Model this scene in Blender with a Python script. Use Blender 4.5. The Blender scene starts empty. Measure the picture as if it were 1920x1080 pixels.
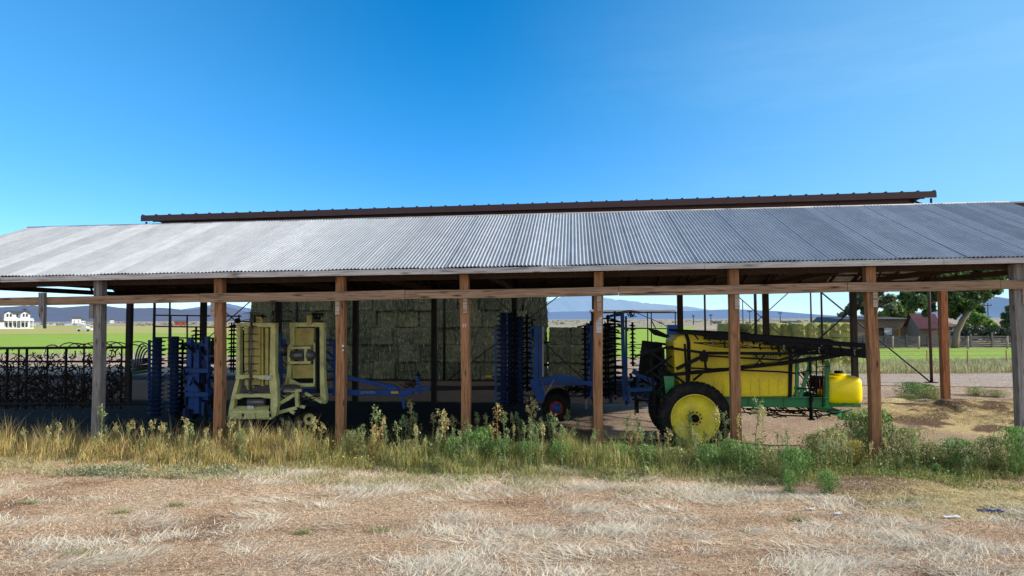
import bpy, bmesh, math, random
import numpy as np
from mathutils import Vector, Matrix, noise
random.seed(7)
RNG = np.random.default_rng(11)
SC = bpy.context.scene
COL = SC.collection
PI = math.pi

# ------------------------------------------------------------------ camera model and coordinate frames
FPX = 1280.0
CAMH = 3.754
PITCH, ROLL = 0.0457, -0.0037
TH, D0, X0 = 0.0909, 19.03, -1.2516
cT, sT = math.cos(TH), math.sin(TH)
_R0 = Vector((1, 0, 0)); _F = Vector((0, math.cos(PITCH), math.sin(PITCH))); _U0 = Vector((0, -math.sin(PITCH), math.cos(PITCH)))
_R = _R0 * math.cos(ROLL) + _U0 * math.sin(ROLL)
_U = _U0 * math.cos(ROLL) - _R0 * math.sin(ROLL)
CAMP = Vector((0, 0, CAMH))

def ray(px, py):
    return _F + _R * ((px - 960) / FPX) - _U * ((py - 540) / FPX)
def W(u, v, z=0.0):
    """building frame (u along the shed, v away from the camera) to world"""
    return Vector((X0 + u * cT + v * sT, D0 - u * sT + v * cT, z))
def toB(p):
    x, y = p[0] - X0, p[1] - D0
    return Vector((x * cT - y * sT, x * sT + y * cT, p[2]))
def U(px, py, v):
    """point of the vertical plane v = const (building frame)"""
    d = ray(px, py)
    a = toB(CAMP); b = toB(CAMP + d) - a
    return a + b * ((v - a.y) / b.y)
def A(px, py, Y):
    d = ray(px, py)
    return CAMP + d * (Y / d.y)
def G(px, py, z=0.0):
    d = ray(px, py)
    return CAMP + d * ((z - CAMH) / d.z)

# ------------------------------------------------------------------ things and parts
class T:
    """a thing: an Empty at its base; parts are built in the thing's own frame"""
    def __init__(s, name, label, cat, org=(0, 0, 0), frame='B', group=None, rz=None):
        o = bpy.data.objects.new(name, None); COL.objects.link(o)
        s.frame = frame; s.org = Vector(org)
        o.empty_display_size = .3
        if frame == 'B':
            o.location = W(*org); o.rotation_euler = (0, 0, -TH)
        else:
            o.location = org
            if rz: o.rotation_euler = (0, 0, rz); o.scale = (math.cos(rz), 1, 1)
        o['label'] = label; o['category'] = cat
        if group: o['group'] = group
        s.o = o
def tag(o, label=None, cat=None, group=None, kind=None):
    for k, v in (('label', label), ('category', cat), ('group', group), ('kind', kind)):
        if v: o[k] = v
    return o
def copy_tree(o, parent=None):
    c = o.copy(); COL.objects.link(c)
    if parent: c.parent = parent
    for ch in [x for x in bpy.data.objects if x.parent == o]:
        copy_tree(ch, c)
    return c

class MB:
    def __init__(s): s.v = []; s.f = []; s.sm = []
    def add(s, vs, fs, smooth=False):
        b = len(s.v); s.v += [Vector(p) for p in vs]
        for f in fs: s.f.append([b + i for i in f]); s.sm.append(smooth)
        return s
    def box(s, lo, hi):
        x0, y0, z0 = lo; x1, y1, z1 = hi
        return s.add([(x0,y0,z0),(x1,y0,z0),(x1,y1,z0),(x0,y1,z0),(x0,y0,z1),(x1,y0,z1),(x1,y1,z1),(x0,y1,z1)],
              [(0,3,2,1),(4,5,6,7),(0,1,5,4),(1,2,6,5),(2,3,7,6),(3,0,4,7)])
    def cbox(s, c, d): return s.box([c[i]-d[i]/2 for i in range(3)], [c[i]+d[i]/2 for i in range(3)])
    def bar(s, p, q, w, h=None, up=(0,0,1)):
        """rectangular bar: h along 'up', w across"""
        h = w if h is None else h
        p = Vector(p); q = Vector(q); d = (q - p).normalized(); up = Vector(up)
        if abs(d.dot(up)) > .95: up = Vector((0,1,0)) if abs(d.y) < .9 else Vector((1,0,0))
        sx = d.cross(up).normalized(); uz = sx.cross(d).normalized()
        vs = [e + sx*a*w/2 + uz*b*h/2 for e in (p, q) for a, b in ((-1,-1),(1,-1),(1,1),(-1,1))]
        return s.add(vs, [(0,1,2,3),(7,6,5,4),(0,4,5,1),(1,5,6,2),(2,6,7,3),(3,7,4,0)])
    def tube(s, pts, r, n=8, cap=True):
        pts = [Vector(p) for p in pts]; rs = r if isinstance(r, (list, tuple)) else [r]*len(pts)
        b = len(s.v); prev = None
        for i, p in enumerate(pts):
            d = (pts[min(i+1, len(pts)-1)] - pts[max(i-1, 0)]).normalized()
            if prev is None:
                a = Vector((0,0,1)) if abs(d.z) < .9 else Vector((1,0,0))
                e = d.cross(a).normalized()
            else:
                e = (prev - d * prev.dot(d)).normalized()
            prev = e; g = d.cross(e)
            for k in range(n):
                t = 2*PI*k/n; s.v.append(p + (e*math.cos(t) + g*math.sin(t)) * rs[i])
        for i in range(len(pts)-1):
            for k in range(n):
                k2 = (k+1) % n
                s.f.append([b+i*n+k, b+i*n+k2, b+(i+1)*n+k2, b+(i+1)*n+k]); s.sm.append(n > 4)
        if cap:
            s.f.append([b+k for k in range(n)][::-1]); s.sm.append(False)
            s.f.append([b+(len(pts)-1)*n+k for k in range(n)]); s.sm.append(False)
        return s
    def lathe(s, c, axis, prof, n=32, close=False, smooth=True):
        """prof: list of (radius, offset along axis)"""
        c = Vector(c); ax = Vector(axis).normalized()
        a = Vector((0,0,1)) if abs(ax.z) < .9 else Vector((1,0,0))
        e = ax.cross(a).normalized(); g = ax.cross(e); b = len(s.v)
        for r, h in prof:
            for k in range(n):
                t = 2*PI*k/n; s.v.append(c + ax*h + (e*math.cos(t)+g*math.sin(t))*max(r, 1e-4))
        m = len(prof)
        for i in range(m if close else m-1):
            for k in range(n):
                k2 = (k+1) % n; j = (i+1) % m
                s.f.append([b+i*n+k, b+i*n+k2, b+j*n+k2, b+j*n+k]); s.sm.append(smooth)
        return s
    def prism(s, poly, v0, v1):
        """poly of (u,z) extruded from v0 to v1"""
        n = len(poly)
        vs = [(p[0], v0, p[1]) for p in poly] + [(p[0], v1, p[1]) for p in poly]
        return s.add(vs, [list(range(n)), list(range(2*n-1, n-1, -1))] + [(i, i+n, (i+1) % n + n, (i+1) % n) for i in range(n)])
    def build(s, name, mat, parent=None, org=None, bevel=0, seg=2, recalc=True):
        """parent: T or Object (a part). vertices given in frame coordinates"""
        me = bpy.data.meshes.new(name)
        root = parent
        o0 = Vector(org) if org is not None else (parent.org if isinstance(parent, T) else Vector((0,0,0)))
        if isinstance(parent, bpy.types.Object): o0 = Vector(parent['_org']) if '_org' in parent else Vector(org or (0,0,0))
        me.from_pydata([p - o0 for p in s.v], [], s.f)
        me.polygons.foreach_set('use_smooth', s.sm)
        if recalc:
            bm = bmesh.new(); bm.from_mesh(me); bmesh.ops.recalc_face_normals(bm, faces=bm.faces); bm.to_mesh(me); bm.free()
        o = bpy.data.objects.new(name, me); COL.objects.link(o)
        for m in (mat if isinstance(mat, (list, tuple)) else [mat]): me.materials.append(m)
        if isinstance(parent, T): o.parent = parent.o; ORG[o.name] = o0
        elif parent is not None: o.parent = parent; ORG[o.name] = o0
        elif org is not None: o.location = org
        if bevel:
            m = o.modifiers.new('bevel', 'BEVEL'); m.width = bevel; m.segments = seg; m.limit_method = 'ANGLE'; m.angle_limit = .6
        return o
ORG = {}
def sub(mb, name, mat, part, bevel=0):
    """a sub-part below a part (same frame and origin as the part)"""
    return mb.build(name, mat, part, org=ORG[part.name], bevel=bevel)

# ------------------------------------------------------------------ materials
def lin(c):
    return tuple((x/255/12.92 if x/255 <= .04045 else ((x/255+.055)/1.055)**2.4) for x in c)
class NT:
    def __init__(s, name):
        m = bpy.data.materials.new(name); m.use_nodes = True; s.m = m; s.t = m.node_tree; s.t.nodes.clear()
        s.out = s.n('ShaderNodeOutputMaterial')
    def n(s, typ, **kw):
        x = s.t.nodes.new(typ)
        for k, v in kw.items():
            if k.startswith('_'): setattr(x, k[1:], v)
        return x
    def link(s, a, b): s.t.links.new(a, b)
    def coord(s, kind='Object', scale=(1,1,1)):
        c = s.n('ShaderNodeTexCoord'); m = s.n('ShaderNodeMapping'); m.inputs['Scale'].default_value = scale
        s.link(c.outputs[kind], m.inputs[0]); return m.outputs[0]
    def pos(s, scale=(1,1,1)):
        c = s.n('ShaderNodeNewGeometry'); m = s.n('ShaderNodeMapping'); m.inputs['Scale'].default_value = scale
        s.link(c.outputs['Position'], m.inputs[0]); return m.outputs[0]
    def noise(s, vec, scale, detail=4, rough=.55, dist=0):
        x = s.n('ShaderNodeTexNoise'); x.inputs['Scale'].default_value = scale; x.inputs['Detail'].default_value = detail
        x.inputs['Roughness'].default_value = rough; x.inputs['Distortion'].default_value = dist
        s.link(vec, x.inputs['Vector']); return x.outputs['Fac']
    def ramp(s, fac, stops):
        r = s.n('ShaderNodeValToRGB'); e = r.color_ramp.elements
        while len(e) < len(stops): e.new(.5)
        for el, (p, c) in zip(e, stops): el.position = p; el.color = (*c, 1) if len(c) == 3 else c
        s.link(fac, r.inputs[0]); return r.outputs[0]
    def mix(s, f, a, b, mode='MIX'):
        x = s.n('ShaderNodeMix'); x.data_type = 'RGBA'; x.blend_type = mode
        for v, i in ((f, 0), (a, 6), (b, 7)):
            if isinstance(v, (int, float)): x.inputs[i].default_value = v
            elif isinstance(v, tuple): x.inputs[i].default_value = (*v, 1)
            else: s.link(v, x.inputs[i])
        return x.outputs[2]
    def bump(s, h, strength=.5, dist=.02):
        b = s.n('ShaderNodeBump'); b.inputs['Strength'].default_value = strength; b.inputs['Distance'].default_value = dist
        s.link(h, b.inputs['Height']); return b.outputs[0]
    def bsdf(s, color, rough=.7, metal=0, normal=None, spec=.4, **kw):
        p = s.n('ShaderNodeBsdfPrincipled')
        for v, k in ((color, 'Base Color'), (rough, 'Roughness'), (metal, 'Metallic'), (normal, 'Normal')):
            if v is None: continue
            if isinstance(v, tuple): p.inputs[k].default_value = (*v, 1)
            elif isinstance(v, (int, float)): p.inputs[k].default_value = v
            else: s.link(v, p.inputs[k])
        p.inputs['Specular IOR Level'].default_value = spec
        s.link(p.outputs[0], s.out.inputs[0]); return p

def paint(name, c, rough=.5, metal=0, dirt=(.10,.075,.05), amt=.5, scale=4, bump=.15, vary=.25, spec=.4):
    """painted or bare surface with grime, blotches and slight bumps"""
    t = NT(name); v = t.pos()
    n1 = t.noise(v, scale, 6, .6); n2 = t.noise(v, scale*9, 4, .6)
    base = t.ramp(n2, [(.3, tuple(x*(1-vary) for x in c)), (.7, tuple(min(1, x*(1+vary*.6)) for x in c))])
    m = t.ramp(n1, [(.42, (0,0,0)), (.75, (amt,)*3)])
    col = t.mix(m, base, dirt)
    r = t.ramp(n1, [(.3, (rough*.8,)*3), (.8, (min(1, rough*1.35),)*3)])
    t.bsdf(col, r, metal, t.bump(n2, bump, .01), spec)
    return t.m

def wood(name, c1, c2, dark, axis='z', rough=.85, knots=True):
    t = NT(name)
    sc = {'z': (14,14,.9), 'u': (.7,14,14), 'v': (14,.7,14)}[axis]
    v = t.coord('Object', sc); n = t.noise(v, 1.6, 6, .65, .6)
    v2 = t.coord('Object', tuple(x*.35 for x in sc)); n2 = t.noise(v2, 1.2, 3)
    col = t.ramp(n, [(.34, dark), (.48, c1), (.66, c2)])
    col = t.mix(t.ramp(n2, [(.35, (0,0,0)), (.7, (.7,.7,.7))]), col, tuple(.5*(a+b) for a, b in zip(c2, dark)))
    if knots:
        vo = t.n('ShaderNodeTexVoronoi'); vo.inputs['Scale'].default_value = 1.0
        ks = {'z': (5,5,1.6), 'u': (1.1,6,6), 'v': (6,1.1,6)}[axis]
        t.link(t.coord('Object', ks), vo.inputs['Vector'])
        k = t.ramp(vo.outputs['Distance'], [(.05, (1,1,1)), (.22, (0,0,0))])
        col = t.mix(k, col, dark)
    t.bsdf(col, rough, 0, t.bump(n, .7, .012), spec=.2)
    return t.m

def leafmat(name, trans=.35, rough=.7):
    """foliage and straw: colour from the mesh's own colour attribute"""
    t = NT(name)
    a = t.n('ShaderNodeAttribute'); a.attribute_name = 'Col'
    d = t.n('ShaderNodeBsdfDiffuse'); tr = t.n('ShaderNodeBsdfTranslucent'); g = t.n('ShaderNodeBsdfGlossy')
    g.inputs['Roughness'].default_value = .5
    t.link(a.outputs['Color'], d.inputs[0]); t.link(a.outputs['Color'], tr.inputs[0])
    m = t.n('ShaderNodeMixShader'); m.inputs[0].default_value = trans
    t.link(d.outputs[0], m.inputs[1]); t.link(tr.outputs[0], m.inputs[2])
    m2 = t.n('ShaderNodeMixShader'); m2.inputs[0].default_value = .04
    t.link(m.outputs[0], m2.inputs[1]); t.link(g.outputs[0], m2.inputs[2])
    t.link(m2.outputs[0], t.out.inputs[0]); return t.m

M = {}
M['post'] = wood('stained_post_wood', (.29,.135,.062), (.43,.215,.105), (.055,.028,.014), 'z')
M['post_grey'] = wood('weathered_post_wood', (.19,.17,.155), (.30,.275,.255), (.06,.05,.045), 'z')
M['post_red'] = wood('rusty_post_wood', (.32,.12,.05), (.48,.2,.09), (.08,.03,.015), 'z')
M['beam'] = wood('weathered_beam_wood', (.27,.165,.10), (.43,.29,.19), (.045,.025,.015), 'u')
M['fascia'] = wood('grey_fascia_wood', (.42,.39,.37), (.56,.53,.51), (.16,.13,.11), 'u')
M['rafter'] = wood('dark_rafter_wood', (.05,.028,.018), (.085,.05,.033), (.02,.012,.008), 'v', knots=False)
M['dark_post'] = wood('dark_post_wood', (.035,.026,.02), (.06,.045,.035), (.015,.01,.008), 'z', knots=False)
M['dark_steel'] = paint('dark_steel', (.014,.011,.011), .6, 0, (.05,.028,.018), .35, spec=.2)
M['black'] = paint('black_painted_steel', (.006,.006,.0065), .62, 0, (.035,.03,.024), .18, spec=.12)
M['rubber'] = paint('tyre_rubber', (.009,.009,.010), .85, 0, (.10,.08,.06), .3, 6, spec=.12)
M['red_metal'] = paint('brown_red_sheet_metal', (.055,.020,.016), .45, 0, (.05,.025,.02), .5, 1.5)
M['blue'] = paint('blue_implement_paint', (.012,.075,.29), .45, 0, (.045,.04,.04), .55, 3, spec=.25)
M['blue_dark'] = paint('grimy_blue_paint', (.010,.030,.095), .55, 0, (.04,.035,.03), .5, 5, spec=.2)
M['cream'] = paint('pale_yellow_paint', (.78,.73,.28), .45, 0, (.16,.11,.06), .5, 3)
M['cream_d'] = paint('aged_yellow_paint', (.62,.50,.14), .5, 0, (.14,.09,.04), .55, 3)
M['yellow'] = paint('yellow_rim_paint', (.78,.62,.03), .45, 0, (.22,.17,.08), .55, 2.5, .08, .14)
M['ytank'] = paint('yellow_tank_plastic', (.82,.60,.008), .42, 0, (.34,.25,.05), .5, 1.6, .1, .12)
M['ytank2'] = paint('bright_yellow_tank_plastic', (.95,.70,.0), .32, 0, (.4,.3,.02), .1, 2, .03, .05)
M['green'] = paint('green_frame_paint', (.012,.19,.05), .38, 0, (.09,.07,.04), .35, 3)
M['grey_steel'] = paint('worn_grey_steel', (.2,.19,.18), .45, .6, (.1,.07,.05), .5)
M['white'] = paint('white_painted_wall', (.64,.64,.63), .7, 0, (.4,.37,.32), .3, .3, .1, .05)
M['amber'] = paint('amber_reflector', (.9,.4,.0), .3, 0, (.5,.25,0), .1)
M['redp'] = paint('red_paint', (.35,.03,.02), .5)
M['plank'] = wood('loose_plank_wood', (.34,.25,.18), (.52,.42,.33), (.12,.08,.05), 'u')
M['log'] = wood('grey_log_wall', (.22,.17,.12), (.34,.26,.19), (.09,.07,.05), 'u', knots=False)
M['fencew'] = wood('grey_fence_wood', (.13,.12,.12), (.24,.22,.21), (.05,.045,.045), 'u', knots=False)
M['leaf'] = leafmat('leaves', .35)
M['straw'] = leafmat('straw_blades', .15)
M['bark'] = paint('tree_bark', (.20,.15,.11), .9, 0, (.06,.045,.035), .6, 6, .6)
M['shingle'] = paint('dark_roof_shingle', (.07,.075,.085), .8)
M['glass'] = paint('dark_window_glass', (.03,.035,.04), .1, 0, (.05,.05,.05), .1)
# ------------------------------------------------------------------ camera, sun, sky
cam = bpy.data.cameras.new('camera'); cam.lens = 24.0; cam.sensor_width = 36.0; cam.sensor_fit = 'HORIZONTAL'
cam.clip_start = .1; cam.clip_end = 90000
co = bpy.data.objects.new('camera', cam); COL.objects.link(co)
co.matrix_world = Matrix(((_R.x, _U.x, -_F.x, 0), (_R.y, _U.y, -_F.y, 0), (_R.z, _U.z, -_F.z, CAMH), (0, 0, 0, 1)))
SC.camera = co
SC.view_settings.view_transform = 'Standard'; SC.view_settings.look = 'None'
SC.view_settings.exposure = 0; SC.view_settings.gamma = 1
SC.render.engine = 'CYCLES'; SC.cycles.max_bounces = 6; SC.cycles.diffuse_bounces = 2; SC.cycles.glossy_bounces = 2
SC.cycles.transparent_max_bounces = 4; SC.cycles.use_denoising = True

EL = math.radians(25.5); AZ = math.radians(97.0)          # azimuth clockwise from the view axis: the sun stands right
sd = Vector((math.sin(AZ)*math.cos(EL), math.cos(AZ)*math.cos(EL), math.sin(EL)))
sl = bpy.data.lights.new('sun', 'SUN'); sl.energy = 6.2; sl.angle = math.radians(.53); sl.color = (1, .95, .86)
so = bpy.data.objects.new('sun', sl); COL.objects.link(so); so.location = (30, 0, 30)
so.rotation_euler = sd.to_track_quat('Z', 'Y').to_euler()

wd = bpy.data.worlds.new('World'); SC.world = wd; wd.use_nodes = True
nt = wd.node_tree; bg = nt.nodes['Background']; bg.inputs[1].default_value = .15
sk = nt.nodes.new('ShaderNodeTexSky'); sk.sky_type = 'NISHITA'; sk.sun_disc = False
sk.sun_elevation = EL; sk.sun_rotation = AZ; sk.altitude = 1700; sk.air_density = 1.0; sk.dust_density = .25; sk.ozone_density = 3.0
hs = nt.nodes.new('ShaderNodeHueSaturation'); hs.inputs['Hue'].default_value = .497; hs.inputs['Saturation'].default_value = 1.38; hs.inputs['Value'].default_value = 1.6
nt.links.new(sk.outputs[0], hs.inputs['Color'])
# thin high cirrus, faint, low in the sky
tc = nt.nodes.new('ShaderNodeTexCoord'); mp = nt.nodes.new('ShaderNodeMapping'); mp.inputs['Scale'].default_value = (1.2, 1.2, 9)
mp.inputs['Rotation'].default_value = (.12, .1, 0)
cn = nt.nodes.new('ShaderNodeTexNoise'); cn.inputs['Scale'].default_value = 2.2; cn.inputs['Detail'].default_value = 7; cn.inputs['Roughness'].default_value = .62
nt.links.new(tc.outputs['Generated'], mp.inputs[0]); nt.links.new(mp.outputs[0], cn.inputs['Vector'])
cr = nt.nodes.new('ShaderNodeValToRGB'); cr.color_ramp.elements[0].position = .5; cr.color_ramp.elements[0].color = (0,0,0,1)
cr.color_ramp.elements[1].position = .85; cr.color_ramp.elements[1].color = (.12,.12,.12,1)
nt.links.new(cn.outputs['Fac'], cr.inputs[0])
sx = nt.nodes.new('ShaderNodeSeparateXYZ'); nt.links.new(tc.outputs['Generated'], sx.inputs[0])
mr = nt.nodes.new('ShaderNodeMapRange'); mr.inputs[1].default_value = .0; mr.inputs[2].default_value = .5; mr.inputs[3].default_value = 0; mr.inputs[4].default_value = 1
nt.links.new(sx.outputs['X'], mr.inputs[0])
mu = nt.nodes.new('ShaderNodeMath'); mu.operation = 'MULTIPLY'; nt.links.new(cr.outputs[0], mu.inputs[0]); nt.links.new(mr.outputs[0], mu.inputs[1])
mx = nt.nodes.new('ShaderNodeMix'); mx.data_type = 'RGBA'; mx.inputs[7].default_value = (6.5, 8.0, 9.5, 1)
nt.links.new(mu.outputs[0], mx.inputs[0]); 
tn = nt.nodes.new('ShaderNodeValToRGB'); e_ = tn.color_ramp.elements
e_[0].position = 0.0; e_[0].color = (.62, .72, 1.0, 1); e_[1].position = .30; e_[1].color = (1.0, .98, .98, 1)
q_ = e_.new(.07); q_.color = (.74, .82, 1.0, 1)
nt.links.new(sx.outputs['Z'], tn.inputs[0])
tm = nt.nodes.new('ShaderNodeMix'); tm.data_type = 'RGBA'; tm.blend_type = 'MULTIPLY'; tm.inputs[0].default_value = 1
nt.links.new(hs.outputs[0], tm.inputs[6]); nt.links.new(tn.outputs[0], tm.inputs[7]); nt.links.new(tm.outputs[2], mx.inputs[6]); 
# the sky pales toward the sun and, less, away from it
ab = nt.nodes.new('ShaderNodeMapRange'); ab.interpolation_type = 'SMOOTHSTEP'; ab.inputs[1].default_value = -.1; ab.inputs[2].default_value = .85; ab.inputs[3].default_value = 0; ab.inputs[4].default_value = .62
nt.links.new(sx.outputs['X'], ab.inputs[0])
ml = nt.nodes.new('ShaderNodeMapRange'); ml.interpolation_type = 'SMOOTHSTEP'; ml.inputs[1].default_value = -.05; ml.inputs[2].default_value = -.75; ml.inputs[3].default_value = 0; ml.inputs[4].default_value = .2
nt.links.new(sx.outputs['X'], ml.inputs[0])
sm = nt.nodes.new('ShaderNodeMath'); sm.operation = 'ADD'; nt.links.new(ab.outputs[0], sm.inputs[0]); nt.links.new(ml.outputs[0], sm.inputs[1])
pw = nt.nodes.new('ShaderNodeMix'); pw.data_type = 'RGBA'; pw.inputs[7].default_value = (2.7, 4.9, 6.3, 1)
nt.links.new(sm.outputs[0], pw.inputs[0]); nt.links.new(mx.outputs[2], pw.inputs[6]); 
# added glow in the unseen sky behind the camera, lifting shaded faces
bk = nt.nodes.new('ShaderNodeMapRange'); bk.interpolation_type = 'SMOOTHSTEP'; bk.inputs[1].default_value = .1; bk.inputs[2].default_value = -.7; bk.inputs[3].default_value = 0; bk.inputs[4].default_value = .36
nt.links.new(sx.outputs['Y'], bk.inputs[0])
bw = nt.nodes.new('ShaderNodeMix'); bw.data_type = 'RGBA'; bw.inputs[7].default_value = (12.0, 10.8, 9.2, 1)
nt.links.new(bk.outputs[0], bw.inputs[0]); nt.links.new(pw.outputs[2], bw.inputs[6]); nt.links.new(bw.outputs[2], bg.inputs[0])

# ------------------------------------------------------------------ the ground
def fbm(x, y, s=1.0, oct=3):
    r = 0; a = 1; t = 0
    for i in range(oct):
        r += a * noise.noise((x*s, y*s, 3.7*i)); t += a; a *= .5; s *= 2.1
    return r / t
MOUNDS = [  # (x, y, radius x, radius y, height)
    (19.2, 27.8, 3.0, 2.2, .38), (21.2, 25.6, 3.4, 1.8, .34), (15.6, 29.0, 3.0, 1.6, .32), (17.5, 23.8, 2.6, 1.2, .14),
    (12.6, 26.5, 2.2, 1.5, .15), (8.6, 15.6, 2.2, .8, .10), (-6.0, 15.2, 1.6, .7, .08), (-9.5, 12.4, 1.3, .6, .07)]
def gz(x, y):
    if y > 62 or abs(x) > 60: return 0.0
    k = min(1, max(0, (62 - y)/25))
    z = .09*fbm(x, y, .28, 3) + .035*fbm(x+9, y*1.5, 1.3, 2)
    for mx_, my_, rx, ry, h in MOUNDS:
        d = ((x-mx_)/rx)**2 + ((y-my_)/ry)**2
        if d < 4: z += h*math.exp(-1.6*d)*(1+.5*fbm(x, y, 1.1, 3))
    b = toB((x, y, 0))
    if -18 < b.x < 18 and .8 < b.y < 12: z *= .5
    return z * k
def axis(lo, hi, st, far_lo, far_hi, g=1.22):
    a = list(np.arange(lo, hi, st)); x = hi; d = st
    while x < far_hi: a.append(x); d *= g; x += d
    a.append(far_hi); x = lo; d = st; pre = []
    while x > far_lo:
        d *= g; x -= d; pre.append(max(x, far_lo))
    return pre[::-1] + a
XS = axis(-26, 26, .22, -60000, 60000); YS = axis(6, 40, .22, -200, 80000)
def zone(x, y):
    """earth colour at a point, shade and distance haze painted in"""
    b = toB((x, y, 0)); n = fbm(x, y, .45, 4); n2 = fbm(x+40, y, .12, 3)
    fg = Vector((.60, .41, .265)).lerp(Vector((.72, .55, .38)), min(1, max(0, .35 + 1.3*n)))
    if n < -.22: fg = fg.lerp(Vector((.30, .185, .12)), min(1, (-.22-n)*4))
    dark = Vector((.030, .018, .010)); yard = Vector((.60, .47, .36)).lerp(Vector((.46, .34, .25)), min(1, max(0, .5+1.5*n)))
    straw = Vector((.74, .58, .30)); brown = Vector((.20, .125, .08))
    tr_ = math.exp(-((y-12.6-.12*x+.25*math.sin(x*.35))/.30)**2) + math.exp(-((y-10.9-.12*x+.25*math.sin(x*.35))/.30)**2)
    fg = fg.lerp(Vector((.40, .26, .17)), min(.75, tr_*.6*(1+n)))
    c = fg
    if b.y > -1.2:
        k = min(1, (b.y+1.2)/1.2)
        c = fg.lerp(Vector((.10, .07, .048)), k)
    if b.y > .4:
        # trodden earth darkened for the roof's shade; paler toward the open right end
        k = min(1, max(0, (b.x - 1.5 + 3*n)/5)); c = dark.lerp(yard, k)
    if b.y > 12: c = Vector((.022, .018, .015)).lerp(yard, min(1, max(0, max((b.x-9+2*n)/4, (b.y-25+3*n)/3))))  # shade between shed and hay barn painted into the earth colour
    # straw spilled right of the shed
    ks = max(0, 1 - ((x-19)/6.5)**2 - ((y-25.5)/5.5)**2)
    if ks > 0: c = c.lerp(straw if n > -.08 else brown, min(1, ks*2.2))
    ks = max(0, 1 - ((x-9.6)/3.6)**2 - ((y-14.2)/1.7)**2)
    if ks > 0 and b.y < 0: c = c.lerp(straw if n > -.12 else brown, min(1, ks*2.2)*.9)
    ks = max(0, 1 - ((x-8.0)/3.0)**2 - ((y-15.7)/.7)**2)
    if ks > 0: c = c.lerp(brown, min(1, ks*2)*.8)
    if y > 60:
        c = yard.lerp(Vector((.40, .33, .20)).lerp(Vector((.25, .26, .12)), min(1, max(0, .5+2*n2))), min(1, (y-60)/40))
    if y > 230:
        c = Vector((.52, .42, .33)).lerp(Vector((.33, .33, .20)), min(1, max(0, .35+2.2*fbm(x*.02, y*.006, 1, 4))))
        c = c.lerp(Vector((.34, .37, .45)), min(.75, (y-230)/9000))  # distance haze put into the far ground colour
    return c
def ground():
    nx, ny = len(XS), len(YS)
    co_ = np.empty((ny, nx, 3), np.float32); cl = np.ones((ny, nx, 4), np.float32)
    for j, y in enumerate(YS):
        for i, x in enumerate(XS):
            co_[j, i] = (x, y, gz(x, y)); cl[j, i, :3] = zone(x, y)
    me = bpy.data.meshes.new('ground')
    idx = np.arange(nx*ny).reshape(ny, nx)
    q = np.stack([idx[:-1, :-1], idx[:-1, 1:], idx[1:, 1:], idx[1:, :-1]], -1).reshape(-1, 4)
    me.vertices.add(nx*ny); me.vertices.foreach_set('co', co_.ravel())
    me.loops.add(q.size); me.loops.foreach_set('vertex_index', q.ravel())
    me.polygons.add(len(q)); me.polygons.foreach_set('loop_start', np.arange(0, q.size, 4)); me.polygons.foreach_set('loop_total', np.full(len(q), 4))
    me.polygons.foreach_set('use_smooth', np.ones(len(q), bool))
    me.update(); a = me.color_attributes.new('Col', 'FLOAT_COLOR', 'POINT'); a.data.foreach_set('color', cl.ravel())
    o = bpy.data.objects.new('ground', me); COL.objects.link(o)
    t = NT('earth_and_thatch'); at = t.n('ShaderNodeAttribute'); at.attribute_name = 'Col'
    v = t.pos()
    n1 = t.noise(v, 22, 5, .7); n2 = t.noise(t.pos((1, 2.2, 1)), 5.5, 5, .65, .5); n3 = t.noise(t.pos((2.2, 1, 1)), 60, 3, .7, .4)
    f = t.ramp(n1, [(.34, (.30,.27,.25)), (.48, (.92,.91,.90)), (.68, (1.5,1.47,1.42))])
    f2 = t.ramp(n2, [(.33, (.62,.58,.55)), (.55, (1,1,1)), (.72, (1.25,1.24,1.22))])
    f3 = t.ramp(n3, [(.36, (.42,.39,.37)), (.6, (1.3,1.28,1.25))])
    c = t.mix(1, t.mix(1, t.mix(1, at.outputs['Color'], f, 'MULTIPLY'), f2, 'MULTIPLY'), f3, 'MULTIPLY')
    h = t.mix(.5, n1, n2); h = t.mix(.35, h, n3)
    t.bsdf(c, .95, 0, t.bump(h, .9, .09), spec=.1)
    me.materials.append(t.m); tag(o, kind='structure'); return o
ground()

def sheet(name, pts, z, mat, kind='structure', sub=1):
    me = bpy.data.meshes.new(name); me.from_pydata([(p[0], p[1], z) for p in pts], [], [list(range(len(pts)))])
    o = bpy.data.objects.new(name, me); COL.objects.link(o); me.materials.append(mat); o['kind'] = kind; return o
def fieldmat(name, a, b, sc, stretch=(.15, 1, 1), bump=.6):
    t = NT(name); n = t.noise(t.pos(stretch), sc, 6, .7); n2 = t.noise(t.pos(), sc*4, 4, .7)
    c = t.mix(t.ramp(n, [(.35, (0,0,0)), (.65, (1,1,1))]), a, b)
    c = t.mix(1, c, t.ramp(n2, [(.3, (.7,.7,.7)), (.7, (1.25,1.25,1.25))]), 'MULTIPLY')
    t.bsdf(c, .9, 0, t.bump(n2, bump, .2), spec=.1); return t.m
def GP(*pp): return [G(x, y) for x, y in pp]
sheet('green_field', GP((-700, 659), (1300, 672), (1300, 613.5), (560, 616), (540, 624), (-700, 629)), .03, fieldmat('alfalfa_green', (.25,.37,.04), (.37,.49,.08), .5))
sheet('green_field', GP((1440, 684), (1660, 684), (1880, 671), (2300, 664), (2300, 653), (1440, 653)), .03, fieldmat('pasture_green', (.24,.34,.05), (.36,.45,.09), .6))
sheet('ploughed_strip', GP((1640, 692), (2300, 690), (2300, 667), (1870, 673), (1640, 685)), .025, fieldmat('ploughed_soil', (.11,.085,.06), (.2,.15,.11), .8))
sheet('golden_field', GP((-900, 631), (545, 625), (580, 611), (-900, 612)), .06, fieldmat('ripe_grain', (.52,.44,.14), (.38,.38,.12), .3))
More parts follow.
